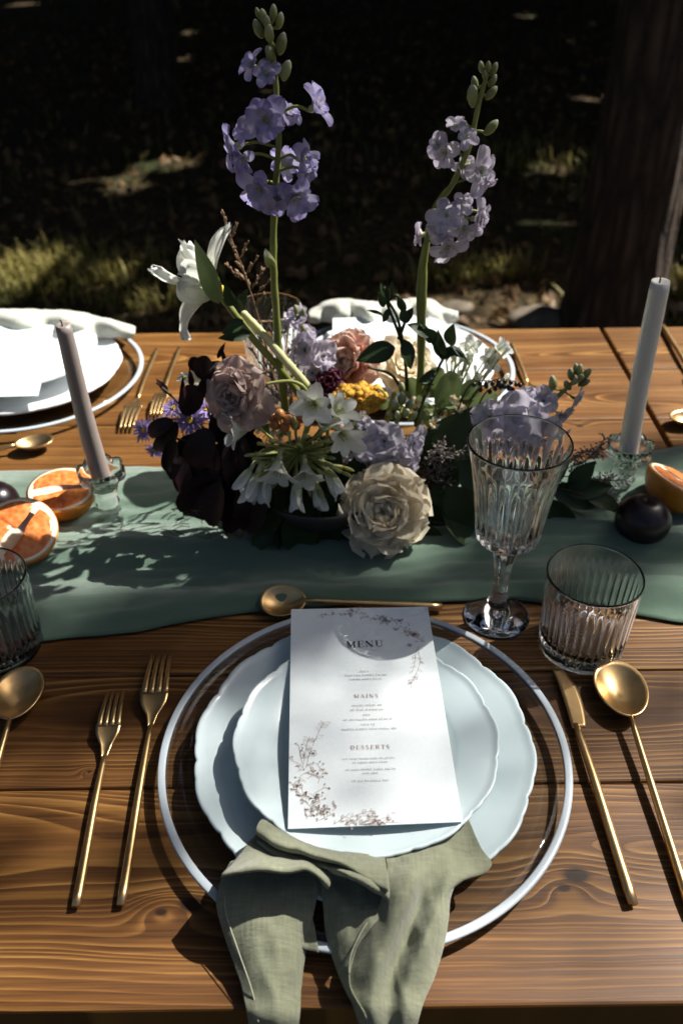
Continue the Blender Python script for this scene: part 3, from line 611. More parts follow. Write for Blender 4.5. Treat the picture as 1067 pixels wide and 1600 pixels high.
def menu():
    global ex, ey
    tl, tr_, br, bl = [on(*p, ZC) for p in ((455, 952), (668, 948), (723, 1284), (450, 1295))]
    off = (bl + br) / 2; ex = ((tr_ - tl) + (br - bl)).normalized(); ey = ((tl - bl) + (tr_ - br)).normalized()
    t = thing('menu_card', 'white printed menu card with floral border lying on the plate', 'menu', off)
    n = 8
    def top(u, v):
        p = bl.lerp(br, u).lerp(tl.lerp(tr_, u), v); return p - off
    g = grid(n, n, top); o = mk('card', g, M['paper'], t, smooth=False)
    sm = o.modifiers.new('thick', 'SOLIDIFY'); sm.thickness = .0006; sm.offset = -1
    lettering('MENU', 570, 1006, 9.6, M['inkd'], t, off, 'heading_lettering'); lettering('MAINS', 572, 1087, 5.6, M['ink'], t, off, 'heading_lettering', .22); lettering('DESSERTS', 578, 1167, 6.2, M['ink'], t, off, 'heading_lettering', .2)
    rnd = random.Random(4)
    for px, py, wpx in ((569, 1050, 14), (572, 1056, 66), (571, 1062, 50), (573, 1103, 46), (573, 1110, 50), (573, 1118, 12), (575, 1125, 76), (575, 1133, 22), (577, 1140, 84), (577, 1186, 84), (578, 1192, 54), (579, 1203, 78), (579, 1209, 24), (580, 1221, 58)):
        small_line(px, py, wpx, 3.4, M['inkl'], t, off, rnd)
    # line drawn flowers: sprigs with leaves, blossoms and dots
    def q(px, py): return on(px, py, ZC + .0005) - off
    U = (on(571, 1100, ZC) - on(570, 1100, ZC)).length
    def sprig(path, n, ln, rnd, leafy=True, bl=3.2):
        P = crom([q(*p) for p in path], 14); parts = [ribbon(P, .5 * U)]
        for k in range(n):
            p = P[1 + int(rnd.random() * 12)]; i = min(12, max(1, P.index(p))); d = (P[i + 1] - P[i - 1]).normalized(); s = Vector((-d.y, d.x, 0)) * rnd.choice((-1, 1))
            e = p + (d * rnd.uniform(.3, 1) + s * rnd.uniform(.5, 1)).normalized() * ln * U * rnd.uniform(.6, 1.2)
            if leafy:
                nrm = Vector((-(e - p).y, (e - p).x, 0)).normalized() * (e - p).length * .22
                m_ = (p + e) / 2; parts += [ribbon([p, m_ + nrm, e], .42 * U), ribbon([p, m_ - nrm, e], .42 * U)]
            else:
                parts.append(ribbon([p, e], .42 * U))
                for kk in range(5):
                    a = 2 * pi * kk / 5 + rnd.random(); parts.append(ribbon([e, e + Vector((math.cos(a), math.sin(a), 0)) * bl * U * .55], [.4 * U, 1.0 * U]))
        return parts
    def blossom(px, py, r, rnd):
        c = q(px, py); parts = []
        for kk in range(6):
            a = 2 * pi * kk / 6 + rnd.random() * .4; b = a + 1.0
            P = [c, c + Vector((math.cos(a), math.sin(a), 0)) * r * U, c + Vector((math.cos((a + b) / 2), math.sin((a + b) / 2), 0)) * r * 1.25 * U, c + Vector((math.cos(b), math.sin(b), 0)) * r * U, c]
            parts.append(ribbon(P, .5 * U))
        parts.append(ribbon([c - ex * U * 1.6, c + ex * U * 1.6], 3 * U)); return parts
    A = []
    A += sprig([(478, 1200), (485, 1175), (495, 1150), (506, 1128)], 14, 11, rnd) + sprig([(474, 1195), (478, 1170), (484, 1150)], 7, 12, rnd) + sprig([(474, 1200), (470, 1180), (466, 1162)], 5, 7, rnd, False)
    A += blossom(489, 1177, 5, rnd) + blossom(465, 1228, 6, rnd)
    for _ in range(11):
        x, y = rnd.uniform(462, 500), rnd.uniform(1195, 1262); A += sprig([(x, y), (x + rnd.uniform(-10, 14), y - 9), (x + rnd.uniform(-14, 20), y - 20)], 5, 7, rnd, False)
    for _ in range(12):
        x, y = rnd.uniform(470, 525), rnd.uniform(1245, 1286); A += sprig([(x, y), (x + rnd.uniform(-10, 14), y - 6), (x + rnd.uniform(-14, 22), y - 12)], 5, 6, rnd, rnd.random() < .5)
    for _ in range(9):
        x = rnd.uniform(520, 590); A += sprig([(x, 1288), (x + 12, rnd.uniform(1278, 1286)), (x + 26, rnd.uniform(1266, 1282))], 6, 7, rnd, rnd.random() < .6)
    A += sprig([(580, 1286), (605, 1285), (632, 1284)], 8, 5, rnd, False) + sprig([(535, 1284), (560, 1272), (585, 1266)], 8, 8, rnd)
    mk('floral_print', join(*A), M['ink'], t, smooth=False)
    B = sprig([(497, 962), (520, 960), (545, 958), (570, 960)], 14, 6, rnd, False)
    for _ in range(16):
        s_ = rnd.random(); x = 540 + 110 * s_; y = 956 + 42 * s_ ** 1.6 + rnd.uniform(-5, 6); B += sprig([(x, y), (x + rnd.uniform(-6, 14), y + rnd.uniform(-6, 3)), (x + rnd.uniform(-4, 20), y + rnd.uniform(-8, 5))], 5, 7, rnd, rnd.random() < .5)
    B += blossom(648, 990, 6, rnd) + blossom(640, 1008, 4, rnd) + sprig([(652, 1010), (656, 1035), (646, 1060), (641, 1075)], 16, 9, rnd) + sprig([(650, 1015), (648, 1035), (644, 1050)], 8, 9, rnd)
    mk('floral_print', join(*B), M['ink'], t, smooth=False)
menu()
def far_menu(quad, z, label):
    P = [on(*p, z) for p in quad]; off = sum(P, Vector()) / 4
    t = thing('menu_card', label, 'menu', off)
    o = mk('card', grid(4, 4, lambda u, v: P[3].lerp(P[2], u).lerp(P[0].lerp(P[1], u), v) - off), M['paper'], t, smooth=False); sm = o.modifiers.new('thick', 'SOLIDIFY'); sm.thickness = .0006; sm.offset = -1
    return t
far_menu(((520, 497), (640, 495), (700, 603), (520, 606)), .048, 'sunlit white menu card behind the pink peony')
far_menu(((-60, 510), (85, 508), (60, 618), (-110, 622)), .048, 'sunlit white menu card behind the taupe candle')

# ------------------------------------------------------------------ cutlery (made along +Y, head at the far end, origin under the middle)
def handle_part(L, yn, t, z=.0035, r0=.0022, r1=.0038, flat=.75):
    n = 14; pts, rr = [], []
    for k in range(n):
        s = k / (n - 1); y = yn + (-L / 2 - yn) * s
        pts.append((0, y, z + .005 * math.sin(pi * min(1, s * 1.1)) * (1 - s)))
        rr.append((r0 + (r1 - r0) * s ** .6) * (1 if k < n - 1 else .85))
    V, F, T = tube(pts, rr, 10); V = [Vector((v.x, v.y, z + (v.z - z) * flat)) for v in V]
    mk('handle', (V, F), M['brass'], t)
def fork(name, c, L, wd, ang, label, flip=1):
    t = thing(name, label, 'fork', c, ang, 'gold forks'); hy = L / 2; tl = L * .205; hl = L * .09
    def zb(y): s = (hy - y) / (tl + hl); return .0035 + .010 * math.sin(pi * min(1, max(0, s)) * .9) * flip * .6 + .003 * (1 - s)
    y1 = hy - tl; y0 = y1 - hl; V = []; F = []
    prof = [(y0 - .012, .0024), (y0, .005), (y0 + hl * .25, wd * .33), (y0 + hl * .55, wd * .46), (y1, wd * .5)]
    g = grid(8, 12, lambda u, v: ((u - .5) * 2 * float(np.interp(y0 - .012 + v * (hl + .012), [p[0] for p in prof], [p[1] for p in prof])), y0 - .012 + v * (hl + .012), zb(y0 - .012 + v * (hl + .012)) + .0012 * (2 * u - 1) ** 2))
    o = mk('neck', g, M['brass'], t); m = o.modifiers.new('thick', 'SOLIDIFY'); m.thickness = .0016; m.offset = 0
    tw = wd / 4
    for k in range(4):
        xc = -wd / 2 + tw * (k + .5); side = xc / (wd / 2)
        def fn(u, v, xc=xc, side=side):
            y = y1 - .001 + v * (tl + .001); w_ = tw * (.80 - .42 * v) * .5
            return (xc * (1 - .14 * v) + (2 * u - 1) * w_, y, zb(y))
        o = mk('tine', grid(2, 8, fn), M['brass'], t); m = o.modifiers.new('thick', 'SOLIDIFY'); m.thickness = .0017; m.offset = 0
    handle_part(L, y0 - .010, t, zb(y0 - .01)); return t
def spoon(name, c, L, bw, blen, ang, label, tilt=0.0, roll=0.0, dz=0.0, depth=.0115):
    t = thing(name, label, 'spoon', Vector(c) + Vector((0, 0, dz)), ang, 'gold spoons'); hy = L / 2
    nr, na = 8, 36; V, F = [], []
    for j in range(nr + 1):
        q = .04 + .96 * j / nr
        for i in range(na):
            a = 2 * pi * i / na; s_ = math.sin(a)
            y = hy - blen / 2 + blen / 2 * q * s_; x = bw / 2 * q * math.cos(a) * (1 + .10 * s_) 
            V.append((x, y, .0022 + depth * q ** 2.1))
    for j in range(nr):
        for i in range(na): k = (i + 1) % na; F.append((j * na + i, j * na + k, (j + 1) * na + k, (j + 1) * na + i))
    F.append(tuple(range(na - 1, -1, -1))[::-1])
    o = mk('bowl', (V, F), M['brass'], t); m = o.modifiers.new('thick', 'SOLIDIFY'); m.thickness = .0015; m.offset = -1
    yn = hy - blen + .002
    n = 14; pts, rr = [], []
    for k in range(n):
        s = k / (n - 1); pts.append((0, yn + (-L / 2 - yn) * s, .0128 - .0085 * s ** .8)); rr.append((.0021 + .0018 * s ** .6) * (1 if k < n - 1 else .85))
    mk('handle', tube(pts, rr, 10), M['brass'], t)
    t.rotation_euler = (tilt, roll, ang); return t
def knife(name, c, L, ang, label):
    t = thing(name, label, 'knife', c, ang, 'gold knives'); hy = L / 2; bl = L * .30
    def fn(u, v):
        y = hy - bl + v * bl; back = -.004 + .001 * v - .0025 * v ** 5; edge = .0032 + .0088 * math.sin(pi * min(1, .16 + .72 * v)) ** .8 * (1 - max(0, v - .62) ** 1.6 * 3.3)
        edge = max(edge, back + .0006); return (back + (edge - back) * u, y, .0052 + .0004 * u)
    o = mk('blade', grid(5, 18, fn), M['brass'], t); m = o.modifiers.new('thick', 'SOLIDIFY'); m.thickness = .0014; m.offset = 0
    handle_part(L, hy - bl + .004, t, .0048, .0028, .0044, .8); return t
def seg(a, b, z=.0): 
    A, B = on(*a, z), on(*b, z); d = A - B; return (A + B) / 2, d.length, math.atan2(-d.x, d.y)
c, L, a = seg((255, 1030), (191, 1420)); fork('dinner_fork', c, L, .0255, a, 'large gold fork next to the glass charger')
c, L, a = seg((184, 1088), (121, 1422)); fork('salad_fork', c, L, .0215, a, 'smaller gold fork left of the large fork')
c, L, a = seg((870, 1052), (987, 1418)); knife('dinner_knife', c, L, a, 'gold knife between the charger and the spoon')
A = on(955, 1036, .010); B = A + (on(1067, 1398, 0) - A).normalized() * .235; d = A - B
spoon('table_spoon', ((A.x + B.x) / 2, (A.y + B.y) / 2, TZ), .235, .047, .066, math.atan2(-d.x, d.y), 'gold spoon resting beside the knife, bowl against the tumbler')
A = on(42, 1046, .010); d = A - on(0, 1200, .003); d.normalize(); B = A - d * .23
spoon('table_spoon', ((A.x + B.x) / 2, (A.y + B.y) / 2, TZ), .23, .045, .062, math.atan2(-d.x, d.y), 'gold spoon cut off by the left picture edge near the tumbler')
A = on(407, 940, .008); B = on(690, 949, .004); d = A - B
spoon('dessert_spoon', ((A.x + B.x) / 2, (A.y + B.y) / 2, TZ), d.length, .037, .047, math.atan2(-d.x, d.y), 'gold dessert spoon lying crosswise behind the menu', 0, -.28, .002, .009)
c, L, a = seg((199, 676), (246, 550)); fork('dinner_fork', c, L, .0255, a + pi * 0 + pi, 'far gold fork beside the charger behind the taupe candle') ; bpy.data.objects['dinner_fork.001'].rotation_euler.z = a
c, L, a = seg((244, 655), (281, 548)); fork('salad_fork', c, L, .0215, a, 'far gold fork closest to the purple asters')
c, L, a = seg((838, 640), (798, 542)); fork('dinner_fork', c, L, .0255, a, 'far gold fork beyond the lavender stock')
c, L, a = seg((1100, 630), (1033, 513)); knife('dinner_knife', c, L, a, 'far gold knife behind the white candle on the second table')
A = on(86, 690, .008); B = on(-80, 722, .004); d = A - B
spoon('dessert_spoon', ((A.x + B.x) / 2, (A.y + B.y) / 2, TZ), d.length, .034, .050, math.atan2(-d.x, d.y), 'far gold dessert spoon in front of the charger by the taupe candle')
A = on(1046, 660, .008); B = on(1200, 640, .004); d = A - B
spoon('dessert_spoon', ((A.x + B.x) / 2, (A.y + B.y) / 2, TZ), d.length, .034, .050, math.atan2(-d.x, d.y), 'gold dessert spoon on the second table past the white candle')
A = on(1056, 622, .004); 

# ------------------------------------------------------------------ glassware
def smooth_prof(P, n): return [(p.x, p.y) for p in crom([Vector((a, b, 0)) for a, b in P], n)]
def tumbler_mesh():
    outer = [(0, 0), (.036, 0), (.0385, .0012), (.0395, .004), (.0392, .0075), (.0395, .010), (.040, .014), (.0405, .022), (.0412, .040), (.0420, .060), (.0424, .070), (.0426, .076), (.0429, .084), (.0430, .0880), (.0431, .0896), (.0430, .0904), (.0427, .0910), (.0423, .0912), (.0418, .0910), (.0415, .0904)]
    inner = [(.0413, .0896), (.0412, .0880), (.0410, .084), (.0406, .070), (.0398, .050), (.0390, .030), (.0382, .018), (.034, .0135), (.02, .012), (0, .0118)]
    nf = 36
    def rf(r, z, a, j):
        if j < len(outer) and .012 < z < .074:
            e = min(1, (z - .012) / .004, (.074 - z) / .006); return r - .0016 * e * (1 - abs(math.sin(nf * a / 2))) , z
        if j < len(outer) and .003 < z < .010: return r * (1 + .012 * math.sin(60 * a) * math.sin(z * 900)), z
        return r, z
    return lathe(outer + inner, 288, rf)
def goblet_mesh(k=1.0):
    outer = [(0, .0), (.031, .0), (.0325, .001), (.032, .0022), (.024, .0045), (.014, .009), (.0095, .016), (.0105, .019), (.0110, .022), (.0085, .026), (.0072, .032), (.0068, .045), (.0075, .060), (.0092, .074), (.0118, .086), (.0155, .0945), (.0200, .0985), (.0265, .1005), (.0292, .1035), (.0300, .108), (.0308, .116), (.0330, .135), (.0362, .160), (.0395, .180), (.0425, .194), (.0442, .2015), (.0447, .2040), (.0449, .2052), (.0448, .2060), (.0445, .2066), (.0440, .2068), (.0435, .2065), (.0432, .2059)]
    inner = [(.0430, .2050), (.0427, .2036), (.0421, .2010), (.0408, .194), (.0378, .180), (.0344, .160), (.0312, .135), (.0288, .116), (.0262, .108), (.018, .1045), (.008, .1032), (0, .103)]
    nf = 22
    def rf(r, z, a, j):
        r *= k
        if j < len(outer) and .1005 < z < .192:
            e = min(1, (z - .1005) / .004, max(0, (.192 - z)) / .03); return r - .0019 * e * (1 - abs(math.sin(nf * a / 2))) , z
        if j < len(outer) and .026 < z < .09: return r * (1 + .05 * math.cos(8 * a)), z
        return r, z
    return lathe(outer + inner, 264, rf)
TM = mk('tumbler', tumbler_mesh(), M['glass'], loc=on(905, 1008)); tag(TM, 'fluted clear glass tumbler touching the gold spoon and goblet foot', 'tumbler', 'fluted tumblers')
TM2 = inst(TM, 'tumbler', loc=on(3, 1012), rot=(0, 0, .1)); tag(TM2, 'fluted tumbler cut by the left picture edge in front of the grapefruit', 'tumbler', 'fluted tumblers')
GB = mk('goblet', goblet_mesh(), M['glass'], loc=on(775, 963)); tag(GB, 'tall fluted glass goblet in front of the lavender stock', 'goblet', 'fluted goblets')
p = on(420, 478, .206); GB2 = mk('goblet', goblet_mesh(.86), M['glass'], loc=(p.x, p.y, TZ)); tag(GB2, 'far glass goblet behind the tall blue delphinium stem', 'goblet', 'fluted goblets')

# ------------------------------------------------------------------ candles in glass holders
def holder(loc, label):
    prof = [(0, 0), (.024, 0), (.0255, .0015), (.024, .0035), (.014, .007), (.0105, .012), (.0125, .018), (.0150, .024), (.0135, .030), (.0125, .034), (.0150, .040), (.0150, .046), (.0142, .050), (.0225, .0535), (.0240, .057), (.0240, .066), (.0225, .0675), (.0215, .066), (.0210, .058), (.0125, .053), (.0122, .040), (0, .039)]
    def rf(r, z, a, j):
        if .05 < z and r > .018: return r * (1 + .13 * abs(math.cos(4 * a)) ** 1.5), z + .002 * abs(math.cos(4 * a)) * (z > .06)
        if .015 < z < .048: return r * (1 + .035 * math.cos(8 * a)), z
        return r, z
    o = mk('candle_holder', lathe(prof, 96, rf), M['glass'], loc=loc); return tag(o, label, 'candle holder', 'small glass candle holders')
def candle(foot, top_px, r0, r1, m, label, zb=.0405):
    base = Vector((foot.x, foot.y, TZ + zb)); top = at(*top_px, foot.y)
    t = thing('candle', label, 'candle', base, group='taper candles'); d = top - base; n = 26; pts, rr = [], []
    bow = Vector((-d.z, 0, d.x)).normalized() * .0014
    for k in range(n):
        s = k / (n - 1); pts.append(d * s + bow * math.sin(pi * s * 1.3)); rr.append((r0 + (r1 - r0) * s) * (1 if k < n - 1 else .93) * (1 + .008 * math.sin(k * 1.9)))
    V, F, T = tube(pts, rr, 28, cap=False); dn = d.normalized()
    k = len(V); cidx = (n - 1) * 28
    V += [V[cidx + i] + (d - V[cidx + i]) * .35 - dn * .0006 for i in range(28)] + [d - dn * .0022]
    F += [(cidx + i, cidx + (i + 1) % 28, k + (i + 1) % 28, k + i) for i in range(28)] + [(k + i, k + (i + 1) % 28, k + 28) for i in range(28)]
    mk('wax_taper', (V, F), m, t)
    mk('wick', tube([d - dn * .004, d + dn * .003 + Vector((.0004, 0, 0)), d + dn * .0055 + Vector((-.0006, 0, 0))], [.0009, .0008, .0005], 6), M['wick'], t)
LH = on(173, 806); RH = on(968, 768)
holder(LH, 'small clear glass holder under the taupe candle'); holder(RH, 'small clear glass holder under the white candle')
candle(LH, (97, 507), .0112, .0078, M['waxm'], 'slim taupe taper candle leaning left over the grapefruit')
candle(RH, (1030, 439), .0112, .0098, M['waxw'], 'ivory white taper candle standing before the thick tree trunk')

# ------------------------------------------------------------------ fruit
def half_fruit(c, r, nrm, label, seed, spin=0.0):
    q = Vector(nrm).normalized().to_track_quat('Z', 'Y')
    t = thing('grapefruit_half', label, 'grapefruit', c, group='cut grapefruit halves'); t.rotation_mode = 'QUATERNION'; t.rotation_quaternion = q
    rnd = random.Random(seed); prof = []
    for k in range(15):
        b = -pi / 2 + (pi / 2) * k / 14; prof.append((r * math.cos(b), r * math.sin(b) * .92))
    mk('rind', lathe(prof[:-1] + [(r, -.0004), (r * .985, .0006)], 56, lambda a, z, an, j: (a * (1 + .012 * noise.noise(Vector((math.cos(an) * 2, math.sin(an) * 2, z * 40 + seed)))), z)), M['rind'], t)
    mk('pith', lathe([(r * .975, .0009), (r * .90, .0012), (r * .5, .0008), (0, .0006)], 56), M['pith'], t)
    # cut lengthwise: two fleshy lobes either side of a broad white core
    for sd in (-1, 1):
        for part in (0, 1):
            def fn(u, v, sd=sd, part=part, s=rnd.random() * 9):
                half = r * .79; x = -half + 2 * half * (.02 + .96 * (u * .5 + .5 * part if True else u)); x = -half + half * u if part == 0 else half * u
                lim = math.sqrt(max(0, (r * .865) ** 2 - x * x)); inn = r * (.13 + .07 * math.cos(x / r * 3.0 + s)); y = inn + max(.0004, lim - inn) * v
                e = min(u, 1 - u, v, 1 - v); a = spin; Y_ = sd * y
                return (x * math.cos(a) - Y_ * math.sin(a), x * math.sin(a) + Y_ * math.cos(a), .0013 + .0016 * min(1, e * 9) + .0008 * noise.noise(Vector((x * 200, y * 200, s))))
            g = grid(10, 9, fn); mk('segment', (g[0], g[1] if sd > 0 else [f[::-1] for f in g[1]], g[2]), M['flesh'], t)
    return t
half_fruit(on(30, 829, .036), .0405, (.16, -.42, .90), 'cut grapefruit half in front, facing up beside the left tumbler', 1, .75)
half_fruit(on(96, 765, .036), .0385, (.06, -.10, 1), 'cut grapefruit half right behind the taupe candle holder', 2, -.3)
half_fruit(on(1062, 752, .037), .039, (.38, .16, .82), 'cut grapefruit half at the right picture edge beyond the plum', 3, .2)
def plum(c, r, label):
    V, F, T = ball((0, 0, 0), r, r * .97, r * .93, 28, 18); W = []
    for v in V:
        a = math.atan2(v.y, v.x); k = 1 - .06 * math.exp(-(a - 2.0) ** 2 / .03) * (1 - abs(v.z) / r) ; z = v.z - (.12 * r * math.exp(-((v.x ** 2 + v.y ** 2) / (r * .25) ** 2)) if v.z > 0 else 0); W.append(Vector((v.x * k, v.y * k, z)))
    t = thing('plum', label, 'plum', c, group='dark plums'); mk('skin', (W, F), M['plum'], t)
    mk('stalk', tube([(0, 0, r * .78), (.001, 0, r * .95), (.003, .001, r * 1.08)], [.0012, .001, .0012], 6), M['stemd'], t)
plum(on(1004, 812, .027), .030, 'very dark round plum in front of the white candle')
plum(on(-6, 786, .026), .027, 'dark plum at the left picture edge behind the grapefruit')

# ------------------------------------------------------------------ napkins
def napkin_mesh(sheets, nm, m, label, hems=(), origin=None, thick=.0008):
    off = origin
    V = []; parts = []
    for secs, nu, nv in sheets:
        g = loft([[on(*p) - off for p in s] for s in secs], nu, nv); q = []
        for v in g[0]:
            w_ = v + off
            q.append(v + Vector((.0008 * noise.noise(w_ * 60 + Vector((5, 5, 5))), 0, .0010 * noise.noise(w_ * 90) + .0024 * noise.noise(w_ * 30) + .0034 * (.35 - abs(noise.noise(Vector((w_.x * 48 + w_.y * 12, w_.y * 20, w_.z * 20))))) + .0012 * (.35 - abs(noise.noise(Vector((w_.x * 90 - w_.y * 70, w_.y * 60, 3))))))))
        parts.append((q, g[1], g[2]))
    t = thing('napkin', label, 'napkin', off)
    o = mk('cloth', join(*parts), m, t); s = o.modifiers.new('thick', 'SOLIDIFY'); s.thickness = thick; s.offset = 0
    for h in hems:
        P = crom([on(*p) - off for p in h], 40); mk('hem_stitching', tube([q + Vector((0, -.0003, .0009)) for q in P], .00042, 5), M['hem'], t)
    return t
# left lobe: out from under the plate, over a crest, back under and down over the table edge
S1 = [[(404, 1300, .038), (430, 1318, .040), (462, 1330, .041), (495, 1338, .040), (515, 1345, .038)],
      [(383, 1326, .046), (415, 1335, .053), (450, 1341, .056), (487, 1346, .052), (517, 1362, .045)],
      [(352, 1363, .050), (395, 1352, .067), (440, 1356, .071), (485, 1356, .067), (516, 1381, .054)],
      [(345, 1372, .044), (390, 1360, .063), (440, 1362, .066), (485, 1363, .062), (512, 1388, .048)],
      [(362, 1350, .034), (400, 1335, .045), (440, 1335, .048), (475, 1340, .045), (495, 1368, .035)],
      [(358, 1352, .034), (400, 1345, .034), (440, 1345, .034), (470, 1350, .034), (492, 1372, .034)],
      [(341, 1392, .032), (375, 1398, .034), (420, 1395, .036), (460, 1386, .036), (497, 1388, .033)],
      [(340, 1425, .028), (372, 1428, .032), (415, 1428, .034), (460, 1420, .033), (490, 1420, .027)],
      [(357, 1480, .017), (385, 1484, .024), (420, 1484, .026), (455, 1480, .024), (479, 1478, .015)],
      [(378, 1545, .008), (402, 1550, .014), (428, 1550, .016), (452, 1546, .014), (471, 1545, .006)],
      [(388, 1592, .003), (410, 1596, .007), (432, 1597, .008), (452, 1594, .006), (467, 1592, .002)],
      [(392, 1640, -.03), (412, 1644, -.03), (432, 1645, -.03), (450, 1643, -.03), (464, 1640, -.03)],
      [(398, 1700, -.10), (415, 1702, -.10), (432, 1703, -.10), (448, 1702, -.10), (460, 1700, -.10)]]
# middle lobe: a second crest with a rolled hem
S2 = [[(480, 1326, .040), (515, 1334, .041), (550, 1338, .041), (580, 1341, .041), (604, 1344, .040)],
      [(500, 1343, .048), (530, 1352, .056), (560, 1357, .058), (588, 1362, .054), (606, 1372, .046)],
      [(505, 1352, .052), (535, 1362, .064), (565, 1372, .066), (592, 1386, .060), (607, 1400, .050)],
      [(503, 1360, .044), (535, 1368, .057), (563, 1378, .060), (588, 1392, .054), (605, 1408, .044)],
      [(508, 1365, .034), (535, 1350, .044), (560, 1352, .047), (580, 1365, .044), (600, 1395, .036)],
      [(503, 1372, .034), (530, 1370, .034), (555, 1372, .034), (580, 1385, .034), (604, 1405, .035)],
      [(503, 1402, .031), (525, 1408, .033), (550, 1414, .034), (578, 1420, .035), (604, 1418, .039)],
      [(508, 1450, .020), (525, 1455, .026), (543, 1455, .029), (562, 1452, .032), (583, 1446, .036)],
      [(521, 1500, .013), (530, 1502, .019), (538, 1500, .023), (547, 1494, .027), (556, 1484, .030)],
      [(541, 1550, .006), (543, 1550, .011), (544, 1548, .015), (545, 1544, .018), (547, 1538, .022)],
      [(566, 1592, .002), (567, 1592, .004), (568, 1591, .008), (569, 1590, .010), (571, 1588, .013)],
      [(590, 1640, -.03), (591, 1640, -.028), (592, 1639, -.026), (593, 1638, -.024), (594, 1636, -.022)]]
# right lobe: a broad wrinkled sweep
S3 = [[(598, 1332, .040), (630, 1328, .038), (670, 1318, .038), (705, 1302, .038), (732, 1280, .037)],
      [(604, 1356, .044), (635, 1352, .046), (675, 1345, .044), (715, 1335, .036), (752, 1325, .033)],
      [(600, 1390, .045), (635, 1385, .053), (668, 1378, .038), (705, 1368, .040), (766, 1356, .033)],
      [(588, 1425, .036), (628, 1418, .050), (655, 1412, .029), (690, 1402, .038), (712, 1384, .031)],
      [(566, 1465, .026), (610, 1456, .041), (640, 1450, .023), (672, 1448, .036), (700, 1440, .024)],
      [(547, 1505, .020), (590, 1502, .033), (622, 1497, .017), (655, 1495, .030), (690, 1490, .015)],
      [(543, 1545, .013), (578, 1548, .022), (608, 1545, .013), (638, 1543, .018), (672, 1542, .009)],
      [(556, 1585, .006), (582, 1588, .013), (607, 1588, .007), (630, 1588, .010), (655, 1588, .004)],
      [(575, 1630, -.02), (593, 1634, -.016), (611, 1635, -.02), (628, 1634, -.018), (643, 1632, -.022)],
      [(600, 1690, -.09), (610, 1692, -.09), (620, 1693, -.09), (630, 1692, -.09), (638, 1690, -.09)]]
# narrow rolled fold along the plate
S4 = [[(420, 1282, .040), (452, 1304, .041), (490, 1322, .042), (545, 1334, .043), (600, 1341, .043)],
      [(408, 1284, .052), (442, 1308, .057), (486, 1326, .058), (545, 1340, .058), (604, 1362, .054)],
      [(400, 1298, .056), (432, 1318, .063), (480, 1332, .064), (542, 1350, .066), (606, 1388, .060)],
      [(402, 1306, .050), (432, 1324, .056), (480, 1338, .058), (542, 1354, .061), (605, 1394, .055)],
      [(412, 1300, .042), (440, 1316, .045), (484, 1330, .047), (542, 1345, .050), (600, 1385, .046)]]
S5 = [[(470, 1420, .020), (478, 1425, .020), (486, 1428, .020)], [(474, 1450, .020), (484, 1455, .020), (494, 1462, .020)], [(470, 1480, .018), (484, 1484, .018), (498, 1488, .018)]]
S6 = [[(412, 1306, .040), (440, 1322, .041), (482, 1336, .042), (540, 1350, .043), (590, 1380, .043)],
      [(404, 1310, .048), (434, 1328, .053), (480, 1342, .054), (538, 1358, .056), (600, 1395, .050)],
      [(402, 1318, .049), (430, 1336, .054), (478, 1349, .055), (532, 1364, .057), (602, 1402, .049)],
      [(410, 1316, .042), (436, 1330, .046), (480, 1344, .047), (534, 1358, .049), (596, 1398, .043)]]
napkin_mesh([(S6, 44, 14), (S1, 36, 110), (S2, 36, 110), (S3, 44, 90), (S4, 44, 16), (S5, 6, 8)], 'napkin', M['linen'], 'olive green linen napkin tucked under the plate, hanging over the table edge',
            [[(352, 1402, .033), (354, 1430, .0302), (372, 1484, .0225), (394, 1548, .0135), (404, 1597, .0065)], [(590, 1424, .0355), (567, 1452, .0345), (549, 1490, .029), (545, 1520, .024)]], NC + Vector((0, -.12, .03)))
def far_napkin(quad_rows, label, off):
    napkin_mesh([(quad_rows, 60, 18)], 'napkin', M['linenp'], label, (), off, .0015)
def ruffle(x0, x1, ytop, z0, amp, ph, n=16):
    rows = []
    for k, (dy, dz) in enumerate(((40, .004), (24, .014), (8, .024), (0, .020), (-3, .006), (2, -.016))):
        row = []
        for i in range(n):
            s = i / (n - 1); x = x0 + (x1 - x0) * s; e = math.sin(pi * (.04 + .92 * s)) ** .45
            wv = .5 + .5 * math.sin(i * 2.1 + ph + .5 * k) ; row.append((x + 5 * math.sin(i * 2.1 + ph) * (k > 0), ytop(x) + dy * e + 10 * (1 - e), z0 + (dz + (amp * wv if 0 < k < 5 else 0)) * e))
        rows.append(row)
    return rows
far_napkin(ruffle(480, 712, lambda x: 480 - 9 * math.sin((x - 478) / 234 * pi) + 5 * math.sin(x * .045), .026, .016, .6), 'pale sage napkin draped off the far plate behind the peony', FC + Vector((0, .13, .03)))
far_napkin(ruffle(-190, 208, lambda x: 487 + 20 * max(0, (x - 60) / 148) ** 2, .028, .012, 2.2), 'pale sage napkin draped off the far plate behind the taupe candle', FL + Vector((0, .13, .03)))

